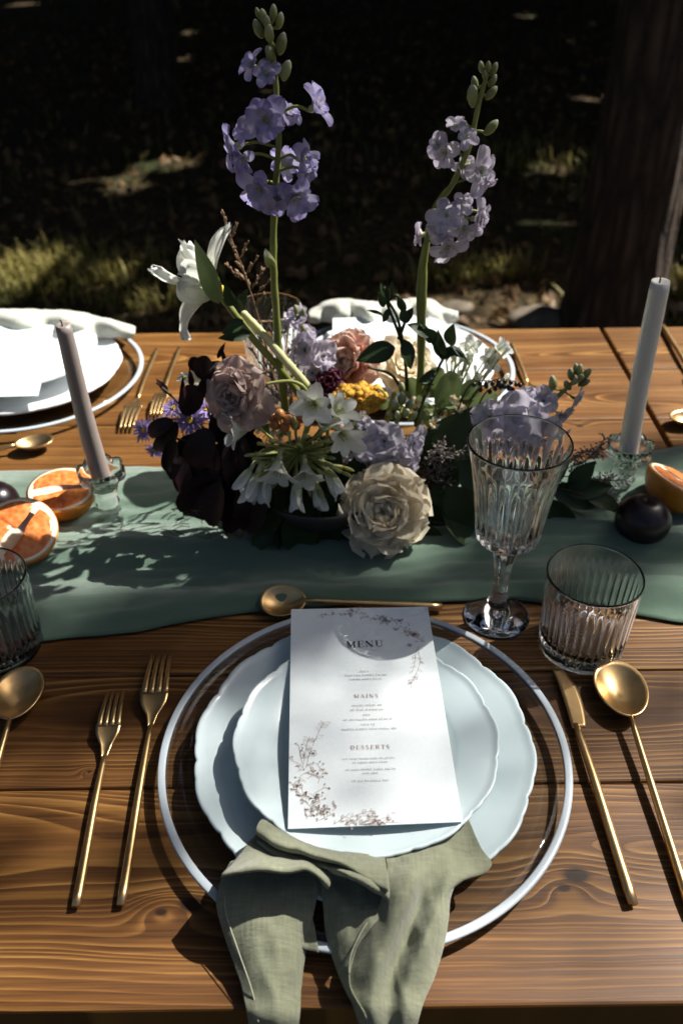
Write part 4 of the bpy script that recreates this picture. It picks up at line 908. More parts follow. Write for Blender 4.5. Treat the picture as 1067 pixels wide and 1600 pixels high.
# ================================================================== flowers
def petal(L, W, a0, a1, phi, cup=.25, ruf=0.0, k=2.5, vm=.62, pointed=False, fr=0.0, nu=6, nv=7, r0=.0, rnd=random, bw=.30, notch=0.0, z0=0.0, pw=1.2):
    ph = rnd.uniform(0, 6.3); ph2 = rnd.uniform(0, 6.3); V, F, T, UU = [], [], [], []
    rd = Vector((math.cos(phi), math.sin(phi), 0)); tg = Vector((-math.sin(phi), math.cos(phi), 0)); zz = Vector((0, 0, 1))
    jag = [rnd.uniform(-1, 1) for _ in range(nu + 1)]; jag2 = [rnd.uniform(-1, 1) for _ in range(nu + 1)]
    path = []; rho, z = r0, z0
    for j in range(nv + 1):
        v = j / nv; t = a0 + (a1 - a0) * v ** pw; path.append((rho, z, t)); rho += L / nv * math.cos(t); z += L / nv * math.sin(t)
    for j in range(nv + 1):
        v = j / nv; rho, z, t = path[j]; nrm = rd * (-math.sin(t)) + zz * math.cos(t); fwd = rd * math.cos(t) + zz * math.sin(t)
        if pointed: wv = W / 2 * max(.03, bw * (1 - v) * .5 + math.sin(pi * v ** .85) ** .85 * (1 - .25 * v))
        else:
            q = (v - vm) / ((vm / math.sqrt(1 - bw * bw)) if v < vm else (1 - vm) * 1.03); wv = W / 2 * math.sqrt(max(.03, 1 - q * q))
        for i in range(nu + 1):
            u = 2 * i / nu - 1
            p = rd * rho + zz * z + tg * (u * wv) + nrm * (cup * wv * u * u + ruf * W * v ** 1.4 * math.sin(k * pi * u + ph) + .35 * ruf * W * math.sin(5 * v + ph2))
            if v > .7:
                e = (v - .7) / .3; p += fwd * (fr * L * jag[i] * e - notch * L * (1 - abs(u)) ** 2 * e) + nrm * fr * L * .5 * jag2[i] * e
            V.append(p); T.append(v); UU.append(u)
    n = nu + 1
    for j in range(nv):
        for i in range(nu): a = j * n + i; F.append((a, a + 1, a + n + 1, a + n))
    return V, F, T, UU
def quat_to(axis, spin=0.0):
    q = Vector(axis).normalized().to_track_quat('Z', 'Y'); return q @ Matrix.Rotation(spin, 3, 'Z').to_quaternion()
def bloom(parent, base, pos, axis, layers, centre, spin=0.0, name='bloom', rnd=random, pname='petal'):
    "centre mesh carrying its petals; layers: n, L, W, a0, a1 (degrees), material, options"
    b = mk(name, centre[0], centre[1], parent, Vector(pos) - base, quat=quat_to(axis, spin))
    for (n, L, W, a0, a1, m, o) in layers:
        o = dict(o); off = o.pop('off', rnd.uniform(0, 6.28)); ja = o.pop('ja', 8); js = o.pop('js', .12); span = o.pop('span', 2 * pi)
        for k in range(n):
            phi = off + span * k / n + rnd.uniform(-.1, .1); s = 1 + rnd.uniform(-js, js)
            mk(pname, petal(L * s, W * s, rad(a0 + rnd.uniform(-ja, ja)), rad(a1 + rnd.uniform(-ja, ja)), phi, rnd=rnd, **o), m, b)
    return b
def calyx(r, h): return ball((0, 0, -h * .35), r, r, h, 8, 6)
def stamens(n, L, spread, m_r=.0007, tip=.0013, rnd=random):
    P = []
    for _ in range(n):
        a = rnd.uniform(0, 6.3); s = rnd.uniform(.1, spread); d = Vector((math.cos(a) * s, math.sin(a) * s, 1)).normalized() * L * rnd.uniform(.7, 1)
        P += [tube([(0, 0, 0), d * .6, d], m_r, 4), ball(d, tip, tip, tip * 1.6, 6, 4)]
    return join(*P)
def leaf(parent, base, pos, dirv, nrmv, L, W, m, curl=.3, fold=.35, rnd=random, name='leaf', pointed=True, nu=4, nv=8, ruf=.03, vm=.55):
    d = Vector(dirv).normalized(); nn = Vector(nrmv); nn = (nn - d * nn.dot(d)).normalized(); s = d.cross(nn)
    V, F, T, UU = petal(L, W, curl * .5, -curl, 0, fold, ruf, 1.5, vm, pointed, 0, nu, nv, 0, rnd, .12)
    R = Matrix((d, -s, nn)).transposed()
    return mk(name, ([R @ v for v in V], F, T, UU), m, parent, Vector(pos) - base)
def budmesh(L, W, rib=0):
    g = tube([(0, 0, -L * .5), (0, 0, -L * .35), (0, 0, -L * .1), (0, 0, L * .2), (0, 0, L * .42), (0, 0, L * .5)], [W * .15, W * .36, W * .5, W * .44, W * .24, W * .05], 10 if rib else 8)
    if rib: g = ([Vector((v.x * (1 - rib * (i % 2)), v.y * (1 - rib * (i % 2)), v.z)) for i, v in enumerate(g[0])],) + tuple(g[1:])
    return g
def bud(parent, base, pos, axis, L, W, m=None, name='bud'):
    return mk(name, budmesh(L, W, .16), m or M['bud'], parent, Vector(pos) - base, quat=quat_to(axis))
def stem_of(t, base, pts, r0, r1, m='stem', n=26, name='stem', ns=9):
    P = crom([Vector(p) - base for p in pts], n)
    P = [p + Vector((noise.noise(p * 40), noise.noise(p * 40 + Vector((9, 9, 9))), 0)) * .0009 for p in P]
    return mk(name, tube(P, [(r0 + (r1 - r0) * k / (n - 1)) * (1 + .07 * math.sin(k * 2.3)) for k in range(n)], ns), M[m], t)
CV = lambda v: (CAM - v).normalized()          # towards the camera side of the table
def near_axis(pos, tilt): return (CV(pos) * .8 + Vector(tilt)).normalized()

# ---- the vessel, wire and moss that hold the stems
VB = Vector((-.02, .785, TZ + .004))
vs = mk('flower_bowl', lathe([(0, 0), (.045, 0), (.048, .004), (.06, .02), (.078, .042), (.082, .056), (.080, .058), (.076, .055), (.055, .025), (0, .012)], 64), M['clay'], loc=VB)
tag(vs, 'low dark stoneware bowl hidden under the flowers', 'bowl')
mp = []
for _ in range(5000):
    a = random.uniform(0, 6.3); q = math.sqrt(random.random()); x = .105 * q * math.cos(a); y = .055 * q * math.sin(a); h = .030 * (1 - q * q) + .018 * random.random()
    mp.append((VB.x + .02 + x, VB.y + .02 + y, VB.z + .030 + h))
tag(leaf_cloud(mp, .012, M['moss'], 'moss', None, 9), 'moss and dry grass packed under the flower stems', 'moss', kind='stuff')

# ---- delphiniums
def delph_layers(s, m1, m2):
    return [(5, .56 * s, .40 * s, 34, -22, m1, dict(cup=.30, ruf=.07, k=1.6, vm=.62, bw=.3, nu=7, nv=8, ja=20, js=.22, fr=.02)), (5, .42 * s, .30 * s, 52, 0, m1, dict(cup=.3, ruf=.10, k=1.6, vm=.62, nv=7, ja=18, js=.25)), (4, .26 * s, .18 * s, 66, 25, m2, dict(cup=.3, ruf=.10, nu=4, nv=6, ja=16, js=.3))]
def delph_bloom(t, base, p, s, axis, m1='lav', m2='lavp', ped=None):
    axis = Vector(axis).normalized()
    if ped is not None: mk('pedicel', tube(crom([Vector(ped) - base, (Vector(ped) + p) / 2 - Vector((0, 0, -.004)) - base, p - axis * s * .15 - base], 8), .0015, 6), M['stem'], t)
    return bloom(t, base, p, axis, delph_layers(s, M[m1], M[m2]), (join(calyx(.09 * s, .12 * s), stamens(6, .13 * s, .5)), M['stemp']))
def delphinium(label, Y, stem, r0, r1, blooms, buds, pm, extra=None):
    P = [at(x, y, Y + dy) for x, y, dy in stem]; base = P[0].copy(); t = thing('delphinium', label, 'flower', base)
    stem_of(t, base, P, r0, r1, n=40); sp = crom(P, 60)
    for x, y, dy, px, ax in blooms:
        p = at(x, y, Y + dy); s = px / 1640.; i = min(range(60), key=lambda k: (sp[k] - p).length + (0 if sp[k].z < p.z else .04)); delph_bloom(t, base, p, s, (ax[0], ax[1], ax[2]), pm, 'lavp' if pm == 'lav' else 'whitep', sp[i])
    for x, y, dy, px, ax in buds:
        p = at(x, y, Y + dy); i = min(range(60), key=lambda k: (sp[k] - p).length + (0 if sp[k].z < p.z else .03)); L = px / 1700.
        a = Vector(ax).normalized(); b = bud(t, base, p, a, L, L * .56)
        mk('pedicel', tube(crom([sp[i] - base, (sp[i] + p) / 2 - base + Vector((0, 0, -.002)), p - a * L * .45 - base], 6), .0013, 6), M['stem'], t)
    return t, base
t, b = delphinium('tall blue lavender delphinium spike above the whole arrangement', .80,
    [(446, 640, .0), (438, 575, .0), (430, 470, .0), (427, 390, .0), (430, 300, .0), (436, 220, .0), (430, 130, .0), (421, 45, .0)], .0043, .0022,
    [(417, 186, -.020, 70, (-.1, -.9, .1)), (370, 228, -.005, 64, (-.9, -.35, -.05)), (490, 168, .0, 60, (.75, -.25, .55)), (470, 248, -.006, 56, (.8, -.5, .1)), (409, 293, -.016, 66, (-.35, -.8, -.25)), (458, 306, -.016, 66, (.35, -.85, -.3)),
     (396, 103, .0, 40, (-.7, -.3, .6)), (418, 116, -.006, 34, (-.2, -.8, .4)), (440, 262, .012, 50, (.3, .6, .2)), (384, 246, -.012, 44, (-.6, -.7, -.3)), (432, 306, -.01, 46, (0, -.9, -.4)), (446, 178, .006, 44, (.4, -.3, .5)), (478, 268, -.004, 40, (.7, -.6, -.3)), (388, 205, .0, 40, (-.6, -.5, .4))],
    [(447, 110, -.004, 30, (.35, -.2, .9)), (440, 68, -.002, 30, (.3, -.1, 1)), (437, 32, 0, 22, (.3, 0, 1)), (421, 52, -.008, 27, (0, -.4, .8)), (404, 45, 0, 26, (-.4, -.1, 1)), (412, 27, 0, 22, (-.2, 0, 1)), (427, 20, 0, 22, (.1, 0, 1)), (403, 20, .004, 14, (-.3, 0, 1)), (418, 36, -.006, 20, (0, -.3, 1)), (421, 84, -.004, 24, (-.2, -.3, 1))], 'lav')
for x, y, dx in ((414, 388, -1), (420, 400, -.4)):
    p = at(426, 416, .797); leaf(t, b, p, at(x, y, .79) - p, (0, -1, .3), .022, .011, M['bud'], .9, .5, name='bract')
t, b = delphinium('pale lilac delphinium with a bent stem on the right', .83,
    [(652, 665, .0), (658, 560, 0), (661, 460, .0), (664, 395, .0), (680, 325, .0), (707, 287, .0), (733, 228, .0), (748, 165, .0), (760, 118, .0)], .0043, .0020,
    [(746, 266, -.006, 62, (.55, -.75, -.05)), (697, 240, .0, 50, (-.6, -.6, .1)), (729, 216, -.008, 34, (.1, -.8, .5)), (711, 200, .0, 34, (-.1, -.3, .9)), (697, 338, -.014, 52, (-.15, -.75, .35)), (742, 342, -.006, 52, (.8, -.5, .1)), (698, 384, -.014, 54, (.1, -.85, -.4)), (660, 366, .006, 44, (-.85, -.1, .1)), (716, 325, -.006, 46, (.4, -.8, .35)), (690, 362, -.016, 40, (-.1, -.9, .0)), (725, 262, .004, 40, (.1, -.4, .3)), (755, 285, -.004, 34, (.6, -.6, -.5)), (682, 352, -.01, 38, (-.5, -.7, .1)), (722, 358, -.01, 42, (.4, -.8, -.3)), (686, 228, .0, 34, (-.7, -.4, .3)), (752, 330, -.002, 34, (.9, -.3, .2))],
    [(767, 199, 0, 28, (.6, 0, .7)), (738, 150, 0, 34, (-.15, -.2, 1)), (741, 131, .003, 22, (-.2, .1, 1)), (767, 145, 0, 24, (.6, 0, .7)), (769, 126, 0, 20, (.5, 0, .9)), (771, 108, 0, 20, (.4, 0, 1)), (762, 105, -.003, 18, (0, -.2, 1)), (752, 105, 0, 18, (-.3, 0, 1)), (757, 117, -.004, 16, (-.1, -.4, .9))], 'lavp')
# second, smaller stem that joins the bent one
P = [at(657, 640, .835), at(654, 500, .835), at(655, 430, .832), at(664, 380, .83)]; stem_of(t, b, P, .0026, .0020, n=16)

# ---- fringed white tulip
P = [at(484, 640, .80), at(450, 592, .80), at(405, 540, .795), at(372, 498, .79), at(352, 470, .79), at(340, 455, .79)]; b = P[0]; t = thing('fringed_tulip', 'white fringed tulip hanging open on the left of the bouquet', 'flower', b)
stem_of(t, b, P, .0040, .0033); p = at(336, 452, .79)
bl = mk('bloom', join(calyx(.006, .010), stamens(6, .022, .35, .0009, .0022)), M['yell'], t, p - b, quat=quat_to((-.80, -.30, .35)))
ax = Vector((-.80, -.30, .35)).normalized(); qi = quat_to(ax).inverted(); rnd = random.Random(3)
for tgt, L, W, a1 in (((252, 420, .775), .060, .046, 28), ((268, 505, .78), .058, .034, -78), ((354, 374, .80), .056, .030, 30), ((298, 438, .765), .048, .040, 30), ((300, 395, .81), .05, .042, 40)):
    d = qi @ (at(*tgt) - p); phi = math.atan2(d.y, d.x); el = math.atan2(d.z, math.hypot(d.x, d.y))
    mk('petal', petal(L, W, el + .25, el - .25 + (rad(a1) if a1 < 0 else 0) * .7, phi, .30, .085, 2.6, .6, False, .12, 18, 12, .003, rnd, .4), M['whitep'], bl)
d = at(304, 374, .765) - at(342, 474, .772); leaf(t, b, at(342, 474, .775), d, (.2, -1, .2), d.length, .020, M['leafl'], .25, .5, name='sepal')
for x, y, tx, ty in ((365, 478, 352, 445), (372, 484, 385, 455), (380, 500, 350, 520), (392, 520, 345, 528)):
    p = at(x, y, .785); d = at(tx, ty, .775) - p; leaf(t, b, p, d, (0, -1, .4), d.length * 1.1, .013, M['leaf'], .5, .4)

# ---- bare pale stem
P = [at(488, 612, .79), at(440, 556, .795), at(405, 515, .80), at(382, 490, .805)]; b = P[0]; t = thing('cut_stem', 'thick bare pale green stem slanting behind the delphinium stem', 'stem', b); stem_of(t, b, P, .0046, .0036, 'stemp'); mk('cut_end', ball(P[-1] - b, .0040, .004, .003, 8, 5), M['stemp'], t)
P = [at(468, 640, .78), at(478, 610, .775), at(455, 596, .775), at(415, 600, .77)]; b = P[0]; t = thing('green_tendril', 'thin green side shoot curling left of the delphinium foot', 'stem', b); stem_of(t, b, P, .0026, .0014)

# ---- dry grass plumes
def plume(label, path, Y, heads, seed, m='plume', sz=.0052, n=11):
    P = [at(x, y, Y) for x, y in path]; b = P[0]; t = thing('grass_plume', label, 'dried grass', b, group='dried grass plumes'); stem_of(t, b, P, .0011, .0006, 'plume', ns=6); rnd = random.Random(seed)
    for (x0, y0, x1, y1) in heads:
        A, B = at(x0, y0, Y), at(x1, y1, Y + rnd.uniform(-.01, .01)); parts = [tube([A - b, B - b], .0005, 4)]
        for k in range(n):
            s = rnd.random(); p = A.lerp(B, .15 + .85 * s); d = ((B - A).normalized() + Vector((rnd.uniform(-.6, .6), rnd.uniform(-.6, .6), rnd.uniform(-.3, .6)))).normalized()
            g = budmesh(sz * rnd.uniform(.7, 1.3), sz * .42); q = quat_to(d).to_matrix(); parts.append(([q @ Vector(v) + p + d * sz * .4 - b for v in g[0]], g[1], g[2]))
        mk('spikelet', join(*parts), M[m], t)
    return t
plume('brown feathery grass plume rising beside the white tulip', [(430, 600), (405, 500), (385, 435), (366, 385), (350, 336)], .82,
      [(358, 370, 348, 332), (360, 376, 370, 350), (372, 400, 357, 372), (375, 405, 388, 378), (383, 430, 368, 400), (384, 430, 404, 400), (378, 438, 352, 412), (385, 440, 370, 425), (392, 455, 412, 418), (396, 465, 420, 440), (392, 455, 384, 432), (400, 480, 412, 460)], 1)
plume('pale tangled grass seed heads in front of the far goblet', [(445, 640), (425, 590), (412, 540), (402, 490)], .86,
      [(430, 600, 392, 545), (425, 590, 440, 520), (418, 560, 398, 505), (410, 535, 425, 490), (432, 605, 455, 540), (435, 610, 410, 560), (440, 620, 465, 570), (428, 590, 405, 580), (436, 615, 388, 590), (440, 625, 470, 600)], 2, 'stat', .006, 16)
plume('second tuft of pale seed heads below the delphinium stem', [(462, 650), (455, 610), (460, 560)], .845,
      [(458, 630, 440, 560), (460, 620, 480, 570), (455, 600, 462, 540), (452, 640, 425, 610), (462, 645, 488, 615), (458, 640, 448, 600), (460, 650, 430, 640), (455, 655, 480, 640)], 3, 'stat', .006, 16)

# ---- dusty mauve lisianthus
def rosebloom(t, b, p, axis, R, m, cen, seed, fringe=.02, ruf=.07, tight=1.0, spin=0, more=0):
    rnd = random.Random(seed)
    L = [(6, R * 1.02, R * 1.05, 18, -14, m, dict(cup=.28, ruf=ruf, k=1.7, fr=fringe, nu=10, nv=9, vm=.68)), (6, R * .92, R * .98, 34, 6, m, dict(cup=.32, ruf=ruf, k=1.9, fr=fringe, nu=10, nv=9, vm=.68)), (6, R * .80, R * .86, 52, 26, m, dict(cup=.36, ruf=ruf * 1.1, k=2.1, fr=fringe, nu=10, nv=9, vm=.7)),
         (5, R * .68, R * .74, 68 * tight, 52, m, dict(cup=.45, ruf=ruf * 1.2, k=2.3, fr=fringe, nu=9, nv=8, vm=.72)), (5, R * .56, R * .62, 80 * tight, 78, m, dict(cup=.55, ruf=ruf * 1.3, k=2.5, fr=fringe, nu=9, nv=8, vm=.75, r0=.002)), (4, R * .48, R * .50, 88, 98, m, dict(cup=.7, ruf=ruf * 1.4, k=2.6, nu=8, nv=8, vm=.75, r0=.003)), (4, R * .42, R * .34, 92, 112, cen, dict(cup=.9, ruf=ruf * 1.5, nu=8, nv=7, vm=.75, r0=.002))]
    if more: L = [(l[0] + more,) + l[1:5] + (l[5], dict(l[6], ja=9, js=.10)) for l in L]
    return bloom(t, b, p, axis, L, (calyx(R * .18, R * .22), M['leafl']), spin, rnd=rnd)
def stemmed(name, label, cat, p, axis, L, r, m='stem', foot=None):
    b = foot or Vector((p.x * .6 + VB.x * .4, VB.y, TZ + .07)); t = thing(name, label, cat, b); ax = Vector(axis).normalized()
    stem_of(t, b, [b, (b + p) / 2 - ax * .01, p - ax * .004], r * 1.2, r, m, 12); return t, b
p = at(378, 614, .755); ax = near_axis(p, (-.45, .1, -.15)); t, b = stemmed('lisianthus', 'dusty mauve ruffled lisianthus left of the white agapanthus', 'flower', p, ax, .1, .0022); 
rosebloom(t, b, p, ax, .036, M['mauve'], M['mauve'], 5, .03, .10)
p = at(597, 797, .725); ax = near_axis(p, (.05, -.15, .0)); t, b = stemmed('garden_rose', 'large cream white ruffled rose low in the front centre', 'flower', p, ax, .1, .003, foot=Vector((.03, .79, TZ + .05)))
rosebloom(t, b, p - ax * .012, ax, .050, M['cream'], M['blush'], 9, .04, .095, more=2)
p = at(553, 568, .90); ax = near_axis(p, (-.75, -.1, .3)); t, b = stemmed('peony', 'pink coral peony behind the yellow flower head', 'flower', p, ax, .1, .003, foot=Vector((.01, .86, TZ + .06)))
rosebloom(t, b, p, ax, .042, M['blush'], M['blush'], 12, .02, .07)
p = at(628, 580, .90); ax = near_axis(p, (.35, .2, .5)); t, b = stemmed('peony', 'pale cream peony right of the pink coral one', 'flower', p, ax, .1, .003, foot=Vector((.05, .86, TZ + .06)))
rosebloom(t, b, p, ax, .040, M['cream'], M['cream'], 14, .02, .07)
p = at(513, 600, .86); ax = near_axis(p, (0, 0, .4)); t, b = stemmed('carnation', 'small dark wine red carnation below the lilac sprig', 'flower', p, ax, .1, .002)
rosebloom(t, b, p, ax, .019, M['wine'], M['wine'], 15, .08, .12)

# ---- yellow cockscomb head
p = at(560, 628, .83); b = Vector((.01, .81, TZ + .06)); t = thing('yellow_flower_head', 'lumpy mustard yellow flower head in the middle', 'flower', b); parts = []; rnd = random.Random(6)
for k in range(170):
    a = rnd.uniform(0, 6.3); q = math.sqrt(rnd.random()); x, y = .030 * q * math.cos(a), .019 * q * math.sin(a); h = .016 * math.sqrt(max(0, 1 - q * q)) ; r = rnd.uniform(.0018, .0058); parts.append(ball(p - b + Vector((x, y, h + rnd.uniform(-.003, .003))), r, r * rnd.uniform(.7, 1.2), r * .9, 8, 6, .16))
mk('floret_cluster', join(ball(p - b, .028, .018, .014, 12, 8), *parts), M['gold'], t); stem_of(t, b, [b, (b + p) / 2, p], .003, .003, n=6)

# ---- white agapanthus
c = at(468, 706, .745); b = Vector((-.04, .79, TZ + .05)); t = thing('agapanthus', 'round white agapanthus cluster with green stalks in the front', 'flower', b); stem_of(t, b, [b, (b + c) / 2, c], .0045, .004, n=8); rnd = random.Random(21)
def agfloret(p, axis, s, closed=False):
    ax = Vector(axis).normalized(); a0, a1 = (82, 60) if closed else (66, 0)
    return bloom(t, b, p - ax * s * .45, ax, [(3, s, s * .46, a0, a1, M['whitep'], dict(cup=.25, ruf=.03, vm=.6, pointed=False, bw=.35, off=0, ja=5, r0=s * .04, pw=2.0)), (3, s * .97, s * .40, a0, a1 - 4, M['whitep'], dict(cup=.25, ruf=.03, vm=.6, bw=.35, off=pi / 3, ja=5, r0=s * .04, pw=2.0))], (join(tube([(0, 0, -s * .35), (0, 0, -s * .1), (0, 0, s * .05)], [s * .07, s * .09, s * .10], 8), stamens(5, s * .62, .35, .0005, .0010, rnd)), M['stemp']), rnd.uniform(0, 6), rnd=rnd)
AG = [(489, 632, -.018, 40, (-.05, -.85, .45), 0), (531, 640, -.008, 38, (.5, -.35, .6), 0), (538, 684, -.026, 42, (.35, -.9, .0), 0), (368, 672, -.012, 40, (-.85, -.45, .1), 0), (434, 737, -.034, 40, (-.1, -.75, -.5), 0), (396, 760, -.026, 42, (-.35, -.45, -.8), 1), (479, 742, -.036, 38, (.1, -.85, -.4), 0), (463, 775, -.030, 38, (-.05, -.5, -.9), 1), (520, 752, -.022, 42, (.45, -.4, -.8), 1), (415, 765, -.030, 36, (-.2, -.6, -.8), 1), (497, 775, -.024, 36, (.15, -.5, -.8), 1), (383, 748, -.02, 34, (-.5, -.4, -.7), 1), (508, 660, -.002, 34, (.3, -.2, .9), 0)]
for x, y, dy, px, ax, cl in AG:
    p = at(x, y, .745 + dy); s = px / 1280.; agfloret(p, ax, s, cl); a = Vector(ax).normalized(); e = p - a * s * .75
    mk('pedicel', tube(crom([c - b, (c + e) / 2 - b + (e - c).orthogonal().normalized() * .003, e - b], 8), [.0012] * 6 + [.0017, .0023], 6), M['agst'], t)
for k in range(46):
    a = rnd.uniform(0, 6.3); q = rnd.uniform(.5, 1); e = c + Vector((.050 * q * math.cos(a), -.028 * rnd.random() , .038 * q * math.sin(a))); d = (e - c).normalized()
    mk('pedicel', tube(crom([c - b, (c + e) / 2 - b + Vector((rnd.uniform(-1, 1), rnd.uniform(-1, 1), rnd.uniform(-1, 1))) * .004, e - b], 7), [.0014] * 5 + [.0017, .0021], 6), M['agst'], t)
    if k % 2 == 0: bud(t, b, e + d * .006, d, .014, .0045, M['agst'] if k % 4 else M['bud'])

# ---- tan berries
b = at(440, 675, .78); t = thing('berry_sprig', 'sprig of round tan orange berries above the agapanthus', 'berries', b)
for x, y, dy in ((437, 647, -.02), (450, 656, -.022), (425, 651, -.015), (462, 664, -.018), (430, 664, -.02), (419, 642, -.01), (470, 652, -.012), (445, 668, -.022)):
    p = at(x, y, .775 + dy); r = 8.2 / 1500; mk('berry', ball(p - b, r, r, r * 1.05, 12, 9), M['berry'], t); mk('stalk', tube([Vector((0, 0, 0)), (p - b) * .5 + Vector((0, .004, 0)), p - b], .0007, 5), M['stemd'], t)

# ---- lavender stocks
def stock(label, Y, path, blooms, buds, pm='stockp', name='stock'):
    P = [at(x, y, Y + dy) for x, y, dy in path]; b = P[0].copy(); t = thing(name, label, 'flower', b); stem_of(t, b, P, .0034, .0022, n=22); sp = crom(P, 40); rnd = random.Random(len(label))
    for x, y, dy, px, ax in blooms:
        p = at(x, y, Y + dy); s = px / 1430.; i = min(range(40), key=lambda k: (sp[k] - p).length); ax = Vector(ax).normalized()
        mk('pedicel', tube(crom([sp[i] - b, (sp[i] + p) / 2 - b, p - ax * s * .12 - b], 6), .0011, 6), M['stem'], t)
        bloom(t, b, p, ax, [(5, .58 * s, .58 * s, 34, -16, M[pm], dict(cup=.15, ruf=.09, k=1.8, vm=.66, notch=.06, nu=8, nv=8, ja=16)), (4, .36 * s, .34 * s, 55, 20, M[pm], dict(cup=.22, ruf=.10, vm=.66, ja=14)), (2, .2 * s, .2 * s, 70, 45, M['lavp'], dict(cup=.3, ruf=.14, nu=4, nv=5))], (join(calyx(.07 * s, .16 * s), stamens(4, .10 * s, .5)), M['leafl']), rnd=rnd)
    for x, y, dy, px, ax in buds:
        p = at(x, y, Y + dy); i = min(range(40), key=lambda k: (sp[k] - p).length); L = px / 1430.; bud(t, b, p, ax, L, L * .55); mk('pedicel', tube([sp[i] - b, p - Vector(ax).normalized() * L * .4 - b], .0010, 5), M['stem'], t)
stock('lavender stock cluster right above the cream rose', .80, [(600, 770, .01), (606, 720, 0), (618, 670, 0), (630, 615, .02)],
      [(578, 722, -.03, 58, (-.35, -.9, -.2)), (612, 716, -.034, 56, (.1, -.95, -.2)), (601, 688, -.026, 58, (-.1, -.85, .3)), (641, 690, -.022, 50, (.6, -.75, .1)), (572, 672, -.014, 46, (-.6, -.6, .4)), (634, 724, -.02, 46, (.6, -.6, -.3))],
      [(617, 634, -.002, 24, (-.3, -.3, 1)), (628, 622, 0, 26, (0, -.2, 1)), (640, 632, 0, 24, (.4, -.2, 1)), (622, 648, -.01, 22, (-.2, -.6, .8)), (634, 645, -.01, 24, (.2, -.6, .8)), (645, 650, -.004, 22, (.5, -.3, .8)), (627, 606, .01, 20, (0, 0, 1)), (610, 648, -.005, 20, (-.5, -.3, .8))])
stock('lavender stock leaning right behind the goblet', .80, [(735, 745, .0), (770, 705, 0), (820, 665, .0), (862, 628, .0), (905, 588, .0)],
      [(805, 650, -.02, 72, (-.05, -.9, .35)), (768, 652, -.012, 56, (-.5, -.7, .4)), (838, 668, -.016, 60, (.2, -.95, -.1)), (800, 690, -.02, 56, (-.1, -.9, -.3)), (849, 628, -.006, 42, (-.1, -.6, .7)), (874, 648, -.006, 40, (.5, -.7, -.3)), (845, 700, -.012, 56, (.25, -.85, -.5)), (897, 622, .0, 36, (.8, -.4, -.2)), (785, 720, -.014, 50, (-.2, -.8, -.4)), (815, 735, -.008, 50, (.2, -.8, -.5)), (762, 690, -.01, 44, (-.7, -.6, -.1)), (868, 680, -.006, 44, (.5, -.7, -.4)), (824, 624, -.002, 40, (-.3, -.4, .8)), (770, 770, -.01, 44, (0, -.9, -.3)), (800, 790, -.012, 46, (.1, -.9, -.3))],
      [(863, 598, 0, 26, (-.2, -.1, 1)), (892, 585, 0, 22, (-.3, 0, 1)), (905, 578, 0, 20, (0, 0, 1)), (915, 585, 0, 22, (.5, 0, .8)), (912, 598, 0, 20, (.7, -.2, .5)), (898, 595, -.004, 20, (0, -.5, .8)), (886, 602, 0, 20, (-.5, -.1, .7)), (906, 590, -.006, 18, (.2, -.6, .8)), (899, 576, .003, 18, (-.1, .1, 1))])
stock('small pale lilac sprig between the delphinium stem and the far menu', .88, [(500, 640, 0), (494, 590, 0), (488, 545, 0), (470, 505, .0)],
      [(478, 548, -.01, 50, (-.4, -.7, .5)), (503, 556, -.008, 46, (.5, -.7, .3)), (488, 580, -.012, 44, (-.1, -.9, .0)), (508, 582, -.006, 36, (.6, -.6, -.2)), (465, 500, 0, 38, (-.2, -.5, .7)), (476, 522, 0, 30, (.3, -.6, .5))], [(462, 484, 0, 16, (0, 0, 1)), (473, 488, 0, 16, (.3, 0, 1))], 'lavp')

# ---- purple asters
def aster(x, y, Y, px, ax, label):
    p = at(x, y, Y); b = at(300, 740, .79); t = thing('aster', label, 'flower', b, group='small purple asters'); s = px / 1400.; ax = Vector(ax).normalized()
    stem_of(t, b, [b, (b + p) / 2 + Vector((0, .01, 0)), p - ax * .004], .0009, .0007, 'stemd', 8, ns=5)
    bloom(t, b, p, ax, [(17, s * .5, s * .12, 14, -4, M['aster'], dict(cup=.3, nu=2, nv=4, r0=s * .06, vm=.5, js=.15)), (9, s * .42, s * .11, 30, 10, M['aster'], dict(cup=.3, nu=2, nv=4, r0=s * .05, vm=.5))], (join(ball((0, 0, 0), s * .14, s * .14, s * .08, 10, 6), *[ball((s * .1 * math.cos(k * 2.4) * math.sqrt(k / 20), s * .1 * math.sin(k * 2.4) * math.sqrt(k / 20), s * .07), s * .028, s * .028, s * .03, 5, 4) for k in range(20)]), M['yell']), pname='ray_petal')
for i, (x, y, Y, px, ax, w) in enumerate(((226, 672, .79, 38, (-.5, -.7, .5), 'outermost purple aster, nearest the far forks'), (243, 703, .78, 30, (-.2, -.8, -.2), 'small purple aster under the outermost one, over the wood'), (272, 638, .80, 34, (-.3, -.5, .8), 'purple aster against the burgundy leaf, top of the group'), (297, 656, .775, 46, (.05, -.85, .4), 'open purple aster with the clearest yellow centre'), (322, 640, .79, 32, (.3, -.5, .8), 'purple aster beside the mauve lisianthus'), (250, 668, .80, 30, (-.3, -.6, .6), 'small purple aster between the outermost and the open one'))): aster(x, y, Y, px, ax, w)

